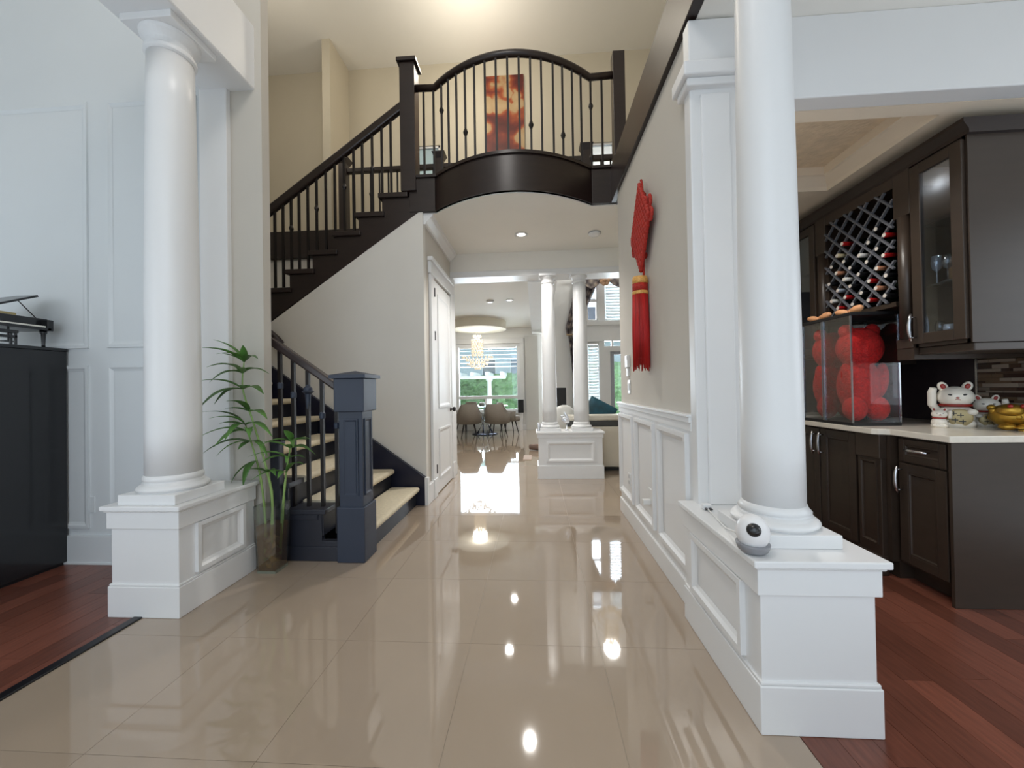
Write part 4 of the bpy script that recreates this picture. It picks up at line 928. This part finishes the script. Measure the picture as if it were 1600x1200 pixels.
# clear cases with the red figures
RED = mat('red_plush', (196, 26, 22), 0.9, var=0.35, scale=55, bump=1.0, bscale=110)
def case(y0, y1, lb, lb2):
    x0, x1, z0, z1 = 2.094, 2.392, 0.906, 1.642
    t = thing('display_case', lb, 'display case', ((x0 + x1) / 2, (y0 + y1) / 2, z0), 'clear display cases')
    e = 0.004
    for a in (B(x0, x0 + e, y0, y1, z0 + .02, z1), B(x1 - e, x1, y0, y1, z0 + .02, z1), B(x0, x1, y0, y0 + e, z0 + .02, z1), B(x0, x1, y1 - e, y1, z0 + .02, z1)):
        build(a, 'clear_panel', ACRYL, t)
    build(B(x0 - .004, x1 + .004, y0 - .004, y1 + .004, z0, z0 + 0.02), 'base', BLACKM, t, bevel=0.002)
    build(B(x0 - .006, x1 + .006, y0 - .006, y1 + .006, z1, z1 + 0.022), 'lid', BLACKM, t, bevel=0.003)
    for (x, y) in ((x0, y0), (x1, y0), (x0, y1), (x1, y1)):
        build(B(x - .004, x + .004, y - .004, y + .004, z0 + .02, z1), 'edge_strip', glass('edge_acrylic', (200, 206, 214), 0.35), t)
    cx, cy = (x0 + x1) / 2, (y0 + y1) / 2
    b = thing('plush_figure', lb2, 'plush figure', (cx, cy, z0 + 0.02), 'red plush figures in the clear cases')
    zb = z0 + 0.022; ky = (y1 - y0) / 2 - 0.012
    build(MB().ball((cx, cy + 0.01, zb + 0.24), (0.136, ky * 0.86, 0.20), 24, 16), 'body', RED, b, smooth=True)
    hd = build(MB().ball((cx, cy, zb + 0.505), (0.140, ky * 0.97, 0.142), 24, 16), 'head', RED, b, smooth=True)
    build(MB().ball((cx - 0.02, cy - ky * 0.80, zb + 0.475), (0.05, ky * 0.18, 0.042), 14, 8), 'muzzle', RED, hd, smooth=True)
    for s in (-1, 1):
        build(MB().ball((cx + s * 0.085, cy, zb + 0.622), (0.048, 0.035, 0.05), 14, 8), 'ear', RED, hd, smooth=True)
        build(MB().ball((cx + s * 0.108, cy - ky * 0.28, zb + 0.28), (0.036, ky * 0.45, 0.12), 14, 10, (0, s * 0.12, 0)), 'arm', RED, b, smooth=True)
        build(MB().ball((cx + s * 0.072, cy - ky * 0.36, zb + 0.088), (0.068, ky * 0.6, 0.086), 16, 10), 'leg', RED, b, smooth=True)
    return t
case(2.690, 2.935, 'nearer clear display case with a dark lid on the worktop', 'red plush figure inside the nearer clear case')
case(2.950, 3.150, 'farther clear display case with a dark lid on the worktop', 'red plush figure inside the farther clear case')
BOW = mat('peach_ribbon', (222, 160, 112), 0.5, var=0.1)
for cy, lb, cx in ((2.78, 'peach ribbon bow on the nearer case lid', 2.17), (3.03, 'peach ribbon bow on the farther case lid', 2.15)):
    t = thing('ribbon_bow', lb, 'ribbon', (cx, cy, 1.664), 'ribbon bows on the case lids')
    build(MB().ball((cx - 0.02, cy + 0.055, 1.686), (0.022, 0.06, 0.022), 12, 8, (0.2, 0, 0)), 'loop', BOW, t, smooth=True)
    build(MB().ball((cx + 0.0, cy - 0.045, 1.690), (0.026, 0.05, 0.026), 12, 8, (-0.2, 0, 0)), 'loop', BOW, t, smooth=True)
    build(MB().ball((cx, cy, 1.684), (0.02, 0.016, 0.02), 10, 6), 'knot', BOW, t, smooth=True)

# lucky cats and golden toad on the worktop
CERW = mat('glazed_white_ceramic', (236, 230, 218), 0.2, var=0.04, scale=20, coat=0.3)
CRED = mat('glazed_red', (150, 36, 26), 0.3); GOLD = mat('gold_paint', (196, 154, 62), 0.32, metal=0.75, var=0.25, scale=30)
BLK = mat('black_glaze', (24, 22, 20), 0.3); COIN = mat('antique_coin', (176, 160, 118), 0.4, metal=0.3)
def lucky_cat(x, y, s, lb, paw, coin=True):
    """sits facing -x/-y (towards the hall); s = height"""
    t = thing('lucky_cat', lb, 'figurine', (x, y, 0.906), 'lucky cats on the worktop', -0.62)
    def part(mb, name, m, parent=None, smooth=True):
        me = mb.mesh(name); me.materials.append(m)
        for p in me.polygons: p.use_smooth = smooth
        o = bpy.data.objects.new(name, me); col.objects.link(o); o.parent = parent or t; return o
    b = MB().ball((0, 0.03 * s, 0.24 * s), (0.30 * s, 0.26 * s, 0.28 * s), 22, 14).ball((-0.16 * s, -0.12 * s, 0.09 * s), (0.12 * s, 0.15 * s, 0.09 * s), 14, 8).ball((0.16 * s, -0.12 * s, 0.09 * s), (0.12 * s, 0.15 * s, 0.09 * s), 14, 8)
    b.lathe([(0.30 * s, 0), (0.30 * s, 0.12 * s), (0.2 * s, 0.2 * s)], (0, 0.02 * s, 0), 22)
    part(b, 'body', CERW)
    h = part(MB().ball((0, -0.02 * s, 0.66 * s), (0.29 * s, 0.23 * s, 0.235 * s), 24, 16), 'head', CERW)
    for k in (-1, 1):
        part(MB().ball((k * 0.18 * s, -0.01 * s, 0.885 * s), (0.085 * s, 0.05 * s, 0.115 * s), 14, 10, (0, k * 0.35, 0)), 'ear', CERW, h)
        part(MB().ball((k * 0.18 * s, -0.05 * s, 0.89 * s), (0.045 * s, 0.02 * s, 0.065 * s), 10, 8, (0, k * 0.35, 0)), 'ear_lining', CRED, h)
        part(MB().ball((k * 0.10 * s, -0.222 * s, 0.71 * s), (0.045 * s, 0.018 * s, 0.018 * s), 10, 6, (0, -k * 0.2, 0)), 'eye', BLK, h)
    part(MB().ball((0, -0.245 * s, 0.645 * s), (0.03 * s, 0.015 * s, 0.02 * s), 8, 6), 'nose', CRED, h)
    part(MB().tube([(-0.04 * s, -0.243 * s, 0.60 * s), (0, -0.25 * s, 0.615 * s), (0.04 * s, -0.243 * s, 0.60 * s)], 0.007 * s, 6), 'mouth', CRED, h)
    ring = [(0.235 * s * math.cos(a), -0.0 + 0.20 * s * math.sin(a), 0.475 * s) for a in [2 * PI * i / 24 for i in range(25)]]
    part(MB().tube(ring, 0.03 * s, 8), 'collar', CRED)
    part(MB().tube([(paw * 0.25 * s, -0.04 * s, 0.30 * s), (paw * 0.36 * s, -0.07 * s, 0.50 * s), (paw * 0.36 * s, -0.08 * s, 0.76 * s), (paw * 0.34 * s, -0.12 * s, 0.86 * s)], [0.07 * s, 0.075 * s, 0.075 * s, 0.06 * s], 12), 'raised_paw', CERW)
    if coin:
        cn = part(MB().ball((-paw * 0.02 * s, -0.255 * s, 0.22 * s), (0.20 * s, 0.035 * s, 0.19 * s), 20, 10), 'coin', COIN)
        for k, (a, b_) in enumerate(((-0.08, 0.30), (0.02, 0.26), (-0.06, 0.16), (0.05, 0.13))):
            part(MB().box((a - 0.05) * s, (a + 0.05) * s, -0.294 * s, -0.285 * s, b_ * s, (b_ + 0.02) * s).box(a * s, (a + 0.016) * s, -0.294 * s, -0.285 * s, (b_ - 0.04) * s, (b_ + 0.05) * s), 'coin_mark', BLK, cn, False)
        part(MB().ball((paw * -0.20 * s, -0.24 * s, 0.34 * s), (0.09 * s, 0.07 * s, 0.07 * s), 12, 8), 'lower_paw', CERW)
    return t
lucky_cat(2.638, 2.60, 0.285, 'largest white lucky cat figurine holding a big coin', -1)
lucky_cat(2.822, 2.60, 0.20, 'medium white lucky cat figurine right of the largest cat', 1)
lucky_cat(2.518, 2.575, 0.125, 'smallest white lucky cat figurine left of the largest cat', 1, False)
gt = thing('golden_toad', 'shiny gold toad figurine at the right end of the worktop', 'figurine', (2.79, 2.45, 0.906))
g = MB().ball((2.79, 2.45, 0.985), (0.085, 0.085, 0.07), 20, 12).ball((2.735, 2.40, 1.02), (0.055, 0.05, 0.035), 14, 10)
for a in range(16):
    an = a * 2.4; g.ball((2.79 + 0.07 * math.cos(an), 2.45 + 0.07 * math.sin(an), 1.0 + 0.03 * math.sin(a * 1.7)), 0.02, 8, 6)
build(g, 'body', GOLD, gt, smooth=True)
for dx, dy in ((-0.075, -0.05), (-0.02, -0.09), (0.06, -0.06)): build(MB().ball((2.79 + dx, 2.45 + dy, 0.925), (0.04, 0.035, 0.02), 10, 6), 'foot', GOLD, gt, smooth=True)
for k in range(7): build(MB().lathe([(0.022, 0), (0.022, 0.006)], (2.73 + 0.022 * (k % 4), 2.335 + 0.02 * (k % 3), 0.907 + 0.006 * (k // 2)), 14), 'coin', GOLD, gt)
build(MB().ball((2.705, 2.375, 1.045), 0.012, 8, 6), 'eye', CRED, gt, smooth=True); build(MB().ball((2.75, 2.355, 1.045), 0.012, 8, 6), 'eye', CRED, gt, smooth=True)

# ------------------------------------------------------------------ small round camera on the pedestal
ec = thing('security_camera', 'small white egg shaped camera with a black lens on the pedestal', 'camera', (0.760, 1.425, 0.60))
cx, cy = 0.760, 1.425
build(MB().lathe([(0.036, 0.601), (0.048, 0.612), (0.054, 0.628), (0.0545, 0.634)], (cx, cy, 0), 28), 'base', mat('grey_plastic', (138, 138, 142), 0.3), ec, smooth=True)
build(MB().ball((cx, cy, 0.672), (0.0535, 0.0535, 0.062), 28, 18), 'shell', mat('white_plastic', (232, 230, 230), 0.3, var=0.01), ec, smooth=True)
d = Vector((-0.36, -0.84, 0.20)).normalized()
lc = Vector((cx, cy, 0.682)) + d * 0.040
le = build(MB().ball(lc, (0.024, 0.024, 0.024), 20, 14), 'lens', BLACK, ec, smooth=True)
pts = [(cx - 0.01, cy + 0.05, 0.645), (cx - 0.01, cy + 0.12, 0.63), (cx + 0.01, cy + 0.22, 0.606), (cx + 0.03, cy + 0.36, 0.606), (cx + 0.035, cy + 0.44, 0.612)]
cb = tag(build(MB().tube(pts, 0.003, 6), 'power_cable', mat('white_cable', (228, 226, 222), 0.4), smooth=True), 'thin white power cable behind the small camera', 'cable')
ad = thing('power_adapter', 'small white plug adapter on the pedestal cap behind the camera', 'adapter', (0.80, 1.92, 0.60))
build(B(0.785, 0.825, 1.89, 1.925, 0.601, 0.625), 'body', WHITE, ad, bevel=0.004); build(B(0.79, 0.80, 1.87, 1.89, 0.606, 0.612).box(0.81, 0.82, 1.87, 1.89, 0.606, 0.612), 'prong', mat('dark_prong', (60, 56, 56), 0.4), ad)

# ------------------------------------------------------------------ right wall items
KR = mat('red_knot_cord', (178, 34, 18), 0.55, var=0.3, scale=60, bump=0.8, bscale=150)
kt = thing('knot_hanging', 'large red knotted wall hanging with a long tassel', 'wall hanging', (0.79, 2.83, 2.70))
def K(u, z, d=0.0): return (0.79 - d, 2.83 + u, z)
build(MB().tube([K(0.02, 2.70), K(0.0, 2.66), K(-0.01, 2.585)], 0.010, 8), 'hanging_loop', KR, kt, smooth=True)
build(MB().ball(K(-0.01, 2.575), (0.026, 0.03, 0.022), 12, 8), 'top_bead', KR, kt, smooth=True)
# woven body: two layers of crossing cords in a tilted square
cz = 2.345
for s, nm in ((1, 'cord'), (-1, 'cord')):
    for k in range(-5, 6):
        o = k * 0.031
        a = (o - 0.155 * s * 0 - 0.16, o * s + cz - 0.16 * s * 0)
        c0 = Vector((o * 0.72 - s * 0.165 * 0.72, cz + s * o + 0.165)); c1 = Vector((o * 0.72 + s * 0.165 * 0.72, cz + s * o - 0.165))
        mb = MB(); pts = []
        for i in range(15):
            t = i / 14; p = c0.lerp(c1, t); pts.append(K(-p.x, p.y, 0.018 + 0.010 * math.sin(i * PI + k * PI + (0 if s > 0 else PI))))
        build(mb.tube(pts, 0.0135, 6), nm, KR, kt, smooth=True)
for u, z, r in ((-0.21, 2.43, 0.045), (-0.235, 2.34, 0.04), (0.21, 2.25, 0.045), (0.235, 2.33, 0.04), (0.13, 2.20, 0.035), (-0.12, 2.47, 0.035)):
    build(MB().tube([K(u + r * 0.7 * math.cos(a), z + r * math.sin(a), 0.012) for a in [2 * PI * i / 12 for i in range(13)]], 0.011, 6), 'loop', KR, kt, smooth=True)
build(MB().ball(K(0, 2.14), (0.03, 0.034, 0.03), 12, 8), 'lower_bead', KR, kt, smooth=True)
build(MB().tube([K(0, 2.12), K(0, 1.98)], 0.009, 8), 'neck_cord', KR, kt, smooth=True)
tx, ty = 0.762, 2.83
build(MB().lathe([(0.045, 1.93), (0.056, 1.935), (0.056, 1.96), (0.05, 1.985), (0.012, 1.99)], (tx, ty, 0), 20).lathe([(0.055, 1.855), (0.057, 1.86), (0.057, 1.875), (0.054, 1.88)], (tx, ty, 0), 20), 'gold_band', mat('gold_thread', (214, 160, 84), 0.5, var=0.3, scale=80), kt, smooth=True)
build(MB().lathe([(0.054, 1.875), (0.0545, 1.94)], (tx, ty, 0), 20), 'red_band', KR, kt, smooth=True)
TS = mat('red_tassel_thread', (178, 22, 20), 0.5, var=0.45, scale=60, stretch=(1, 1, 0.03))
tsm = MB()
for k in range(44):
    an = 2 * PI * k / 44; r = 0.05; zz = 1.30 + 0.05 * random.random()
    tsm.tube([(tx + r * math.cos(an), ty + r * math.sin(an), 1.86), (tx + (r + .005) * math.cos(an), ty + (r + .005) * math.sin(an), 1.6), (tx + (r + .007) * math.cos(an), ty + (r + .007) * math.sin(an), zz)], [0.0055, 0.0055, 0.003], 5)
tsm.lathe([(0.046, 1.40), (0.048, 1.86)], (tx, ty, 0), 16)
ts = build(tsm, 'tassel', TS, kt, smooth=True); ts['kind'] = 'stuff'
WP = mat('white_plate_plastic', (222, 222, 220), 0.35, var=0.01)
th = thing('thermostat', 'pale thermostat on the hall wall below the tassel end', 'thermostat', (0.815, 3.44, 1.40))
build(B(0.795, 0.82, 3.41, 3.50, 1.36, 1.47), 'housing', WP, th, bevel=0.005); build(B(0.792, 0.797, 3.425, 3.485, 1.425, 1.46), 'display', mat('pale_display', (236, 240, 240), 0.2), th)
build(B(0.80, 0.82, 3.425, 3.475, 1.28, 1.355), 'sensor', WP, th, bevel=0.004)
sw = thing('light_switch', 'white light switch on the hall wall above the wainscot', 'switch', (0.815, 3.44, 1.19))
build(B(0.812, 0.82, 3.40, 3.48, 1.13, 1.25), 'plate', WP, sw, bevel=0.003); build(B(0.806, 0.814, 3.425, 3.455, 1.16, 1.22), 'rocker', WP, sw, bevel=0.003)
ou = thing('wall_outlet', 'white outlet plate in the far wainscot panel', 'outlet', (0.80, 3.43, 0.36), 'hall wall outlets')
build(B(0.797, 0.806, 3.40, 3.47, 0.31, 0.43), 'plate', WP, ou, bevel=0.003)
for z in (0.34, 0.39): build(B(0.794, 0.798, 3.42, 3.45, z, z + 0.03), 'socket', mat('outlet_grey', (190, 190, 190), 0.4), ou)
ou2 = thing('wall_outlet', 'outlet with a white plug in the middle wainscot panel', 'outlet', (0.80, 2.81, 0.36), 'hall wall outlets')
build(B(0.797, 0.806, 2.77, 2.85, 0.33, 0.46), 'plate', WP, ou2, bevel=0.003); build(B(0.745, 0.80, 2.79, 2.83, 0.35, 0.385), 'plug', WP, ou2, bevel=0.006)

# ------------------------------------------------------------------ vase with bamboo
vx, vy = -1.798, 2.498
vs_ = thing('glass_vase', 'square clear glass vase of pebbles and water beside the stairs', 'vase', (vx, vy, 0), rotz=0)
hw_, hb2 = 0.078, 0.064
def frus(z0, z1, a0, a1): return MB().add([(vx - a0, vy - a0, z0), (vx + a0, vy - a0, z0), (vx + a0, vy + a0, z0), (vx - a0, vy + a0, z0), (vx - a1, vy - a1, z1), (vx + a1, vy - a1, z1), (vx + a1, vy + a1, z1), (vx - a1, vy + a1, z1)], [(0, 1, 5, 4), (1, 2, 6, 5), (2, 3, 7, 6), (3, 0, 4, 7)])
o = build(frus(0.015, 0.445, hb2, hw_), 'glass_wall', VGLASS, vs_)
sd = o.modifiers.new('thick', 'SOLIDIFY'); sd.thickness = 0.005
build(B(vx - hb2, vx + hb2, vy - hb2, vy + hb2, 0.0, 0.016), 'glass_bottom', mat('thick_base_glass', (120, 124, 110), 0.1, var=0.1), vs_)
wa = frus(0.017, 0.31, hb2 - 0.007, 0.066); wa.f += [(3, 2, 1, 0), (4, 5, 6, 7)]
mw = glass('murky_water', (226, 204, 168), 0.03, gr=0.2); nt = mw.node_tree
df = nt.nodes.new('ShaderNodeBsdfDiffuse'); df.inputs[0].default_value = (*lin((150, 116, 78)), 1); mx2 = nt.nodes.new('ShaderNodeMixShader'); mx2.inputs[0].default_value = 0.30
old = nt.nodes['Material Output'].inputs[0].links[0].from_socket
nt.links.new(old, mx2.inputs[1]); nt.links.new(df.outputs[0], mx2.inputs[2]); nt.links.new(mx2.outputs[0], nt.nodes['Material Output'].inputs[0])
build(wa, 'water', mw, vs_)
STM = [mat('pebble_%d' % i, c, 0.6, var=0.15, scale=30) for i, c in enumerate(((150, 146, 130), (110, 104, 92), (170, 160, 120), (120, 96, 66)))]
pos = []
for k in range(36):
    lay = k // 6; a = k * 1.9
    r = (0.022 + 0.016 * (k % 2)); p = (vx + r * math.cos(a), vy + r * math.sin(a), 0.034 + lay * 0.034)
    me = MB().ball((0, 0, 0), (0.019 + 0.005 * (k % 3), 0.017, 0.015), 10, 7, (k, k * .7, k * .3)).mesh('pebble'); me.materials.append(STM[k % 4])
    for q in me.polygons: q.use_smooth = True
    nm = ('grey', 'dark grey', 'yellowish', 'brown')[k % 4]
    tag(place(me, 'pebble', None, p), 'small %s pebble lying inside the square glass vase' % nm, 'pebble', 'pebbles in the vase, ' + nm)
LEAFM = mat('bamboo_leaf', (84, 128, 58), 0.45, var=0.35, scale=4, rnd=0.35)
STALK = mat('bamboo_stalk', (140, 170, 96), 0.45, var=0.2, scale=12)
bp = thing('bamboo_plant', 'leafy green bamboo plant growing in the square glass vase', 'plant', (vx, vy, 0.03))
stalks = [[(vx - 0.045, vy - .01, 0.06), (vx - 0.05, vy, 0.32), (vx - 0.07, vy - .01, 0.60), (vx - 0.11, vy - 0.02, 0.80), (vx - 0.16, vy - .03, 0.98)],
          [(vx + 0.0, vy - .02, 0.06), (vx + 0.015, vy - .02, 0.45), (vx - 0.01, vy - .03, 0.66), (vx - 0.10, vy - 0.03, 0.98), (vx - 0.16, vy - .05, 1.22), (vx - 0.15, vy - .05, 1.40)],
          [(vx + 0.045, vy + .01, 0.10), (vx + 0.075, vy + .01, 0.48), (vx + 0.10, vy + .01, 0.68), (vx + 0.14, vy, 0.86)]]
def leaf_mesh(L_, W_, droop):
    n = 8; vs = []
    for i in range(n + 1):
        t = i / n; w_ = W_ * math.sin(PI * min(1, t ** 0.75)) * 0.5 + (0.0012)
        x = L_ * t * (1 - 0.15 * droop * t); z = L_ * (0.25 * t - droop * t * t)
        vs += [(x, -w_, z + w_ * 0.35), (x, 0, z), (x, w_, z + w_ * 0.35)]
    b = len(vs); vs += [(v[0], v[1], v[2] - 0.0012) for v in vs]
    fs = []
    for i in range(n):
        for k in (0, 1):
            o_ = i * 3 + k; fs.append((o_, o_ + 1, o_ + 4, o_ + 3)); fs.append((b + o_ + 3, b + o_ + 4, b + o_ + 1, b + o_))
        fs.append((i * 3, i * 3 + 3, b + i * 3 + 3, b + i * 3)); fs.append((b + i * 3 + 2, b + i * 3 + 5, i * 3 + 5, i * 3 + 2))
    me = MB().add(vs, fs).mesh('leaf'); me.materials.append(LEAFM)
    for p in me.polygons: p.use_smooth = True
    return me
leafs = [leaf_mesh(0.22, 0.050, 0.45), leaf_mesh(0.20, 0.054, 0.75), leaf_mesh(0.25, 0.042, 0.6), leaf_mesh(0.16, 0.050, 0.3)]
sk_ = []
for s in stalks:
    # smooth the path
    P = [Vector(p) for p in s]; pts = []
    for i in range(len(P) - 1):
        p0, p1, p2, p3 = P[max(0, i - 1)], P[i], P[i + 1], P[min(len(P) - 1, i + 2)]
        for t in [q / 6 for q in range(6)]:
            pts.append(0.5 * ((2 * p1) + (p2 - p0) * t + (2 * p0 - 5 * p1 + 4 * p2 - p3) * t * t + (3 * p1 - p0 - 3 * p2 + p3) * t ** 3))
    pts.append(P[-1]); n = len(pts)
    rad = [(0.0095 - 0.006 * i / n) * (1.18 if i % 4 == 0 else 1.0) for i in range(n)]
    build(MB().tube(pts, rad, 8), 'stalk', STALK, bp, smooth=True); sk_.append(pts)
def leaf(p, az, el, k, s=1.0):
    place(leafs[k], 'leaf', bp, p, (0, -el, az), (s, s, s))
rng = random.Random(5)
def cluster(pts, frac, azs, el=(0.1, 0.7), sz=(0.8, 1.15)):
    p = pts[min(len(pts) - 1, int((len(pts) - 1) * frac))]
    for a in azs:
        leaf(p, a + rng.uniform(-0.25, 0.25), rng.uniform(*el), rng.randrange(4), rng.uniform(*sz))
W_, E_, S_ = PI + 0.25, -0.3, -PI / 2      # leaves spread to both sides and towards the hall, never into the wall
cluster(sk_[1], 1.0, (W_, W_ + 0.5, S_, E_, E_ - 0.5, W_ + 0.2), (0.4, 1.1))
cluster(sk_[1], 0.90, (W_ + 0.1, W_ + 0.7, E_, S_ + 0.3), (0.1, 0.8), (0.9, 1.25))
cluster(sk_[1], 0.80, (W_, W_ + 0.3, W_ + 0.9, E_ - 0.4, E_), (-0.1, 0.6), (0.9, 1.25))
cluster(sk_[1], 0.68, (W_ + 0.2, E_ - 0.2, S_), (0.0, 0.6))
cluster(sk_[0], 1.0, (W_, W_ + 0.4, W_ + 0.8, S_, E_), (0.0, 0.8), (0.9, 1.2))
cluster(sk_[0], 0.84, (W_ + 0.1, W_ + 0.6, S_ + 0.2, E_ - 0.3), (-0.3, 0.5), (0.8, 1.1))
cluster(sk_[0], 0.70, (W_ + 0.3, S_), (-0.6, 0.2), (0.8, 1.0))
cluster(sk_[2], 1.0, (E_, E_ - 0.4, S_, W_ + 0.6, E_ + 0.2), (0.1, 0.8), (0.7, 1.0))
cluster(sk_[2], 0.82, (E_, E_ - 0.6, S_ - 0.4, W_ + 0.3), (0.0, 0.7), (0.7, 1.0))
cluster(sk_[2], 0.66, (E_ - 0.1, S_ + 0.4, W_ + 0.5), (0.1, 0.7), (0.7, 1.0))
cluster(sk_[2], 0.92, (E_ - 0.2, S_ + 0.2, W_ + 0.2, E_ + 0.25), (-0.1, 0.5), (0.8, 1.05))
cluster(sk_[0], 0.92, (W_ + 0.3, W_ + 0.9, S_ + 0.5, E_ - 0.6), (-0.4, 0.4), (0.9, 1.2))
cluster(sk_[1], 0.42, (W_ + 0.2, E_ - 0.2), (0.2, 0.6), (0.7, 0.9))

# ------------------------------------------------------------------ black cabinet and model piano in the left room
bk = thing('black_cabinet', 'tall glossy black cabinet against the panelled wall', 'cabinet', (-3.65, 2.1, 0))
build(B(-3.95, -3.345, 1.55, 2.535, 0.02, 1.51), 'body', BLACK, bk, bevel=0.004)
build(B(-3.96, -3.34, 1.54, 2.54, 1.51, 1.532), 'top', BLACK, bk, bevel=0.004)
build(B(-3.93, -3.36, 1.57, 2.52, 0, 0.02), 'plinth', BLACKM, bk)
mp = thing('model_piano', 'miniature black grand piano with raised lid on the black cabinet', 'model piano', (-3.55, 2.2, 1.532))
zt = 1.532
outl = [(-3.40, 2.13), (-3.40, 2.47), (-3.56, 2.47), (-3.62, 2.42), (-3.66, 2.32), (-3.72, 2.25), (-3.76, 2.18), (-3.74, 2.13)]
build(MB().prism(outl, 'z', zt + 0.115, zt + 0.20), 'case', BLACK, mp, bevel=0.004)
build(B(-3.42, -3.355, 2.14, 2.46, zt + 0.115, zt + 0.135), 'key_bed', BLACK, mp, bevel=0.003)
kb = build(B(-3.40, -3.36, 2.15, 2.43, zt + 0.135, zt + 0.145), 'keyboard', mat('ivory_keys', (236, 232, 222), 0.3), mp)
for k in range(10): build(B(-3.40, -3.376, 2.16 + k * 0.027, 2.169 + k * 0.027, zt + 0.145, zt + 0.15), 'black_key', BLACKM, kb)
build(B(-3.42, -3.355, 2.435, 2.47, zt + 0.115, zt + 0.19), 'cheek', BLACK, mp, bevel=0.003); build(B(-3.42, -3.355, 2.13, 2.15, zt + 0.115, zt + 0.19), 'cheek', BLACK, mp, bevel=0.003)
# raised lid hinged on the left (bass) side
lo = []
for x, y in outl:
    dy = (y - 2.13) * 0.95; lo.append((x, 2.13 + dy * math.cos(0.45), zt + 0.205 + dy * math.sin(0.45)))
n_ = len(lo); lv = lo + [(x, y - 0.005, z + 0.012) for x, y, z in lo]
build(MB().add(lv, [tuple(range(n_ - 1, -1, -1)), tuple(range(n_, 2 * n_))] + [(i, (i + 1) % n_, n_ + (i + 1) % n_, n_ + i) for i in range(n_)]), 'lid', BLACK, mp)
build(MB().tube([(-3.42, 2.42, zt + 0.20), (-3.42, 2.33, zt + 0.30)], 0.003, 6), 'lid_prop', IRON, mp)
build(B(-3.52, -3.45, 2.22, 2.34, zt + 0.20, zt + 0.222), 'music_desk', mat('gold_plate', (190, 170, 120), 0.35, metal=0.5), mp)
for x, y in ((-3.40, 2.445), (-3.40, 2.155), (-3.70, 2.19)):
    build(MB().lathe([(0.010, zt), (0.009, zt + 0.02), (0.013, zt + 0.09), (0.018, zt + 0.10), (0.018, zt + 0.116)], (x, y, 0), 12), 'leg', BLACK, mp, smooth=True)
build(MB().tube([(-3.45, 2.3, zt + 0.116), (-3.45, 2.3, zt + 0.03)], 0.006, 8).box(-3.47, -3.43, 2.27, 2.33, zt + 0.025, zt + 0.032), 'pedal_lyre', BLACK, mp)
ps = thing('model_stool', 'tiny black piano stool in front of the miniature piano', 'model stool', (-3.375, 2.22, zt))
build(B(-3.395, -3.348, 2.17, 2.285, zt + 0.075, zt + 0.095), 'seat', BLACK, ps, bevel=0.004)
build(B(-3.392, -3.35, 2.178, 2.278, zt + 0.045, zt + 0.06), 'apron', BLACK, ps)
for x in (-3.388, -3.355):
    for y in (2.182, 2.272): build(B(x - .005, x + .005, y - .005, y + .005, zt, zt + 0.076), 'leg', BLACK, ps)
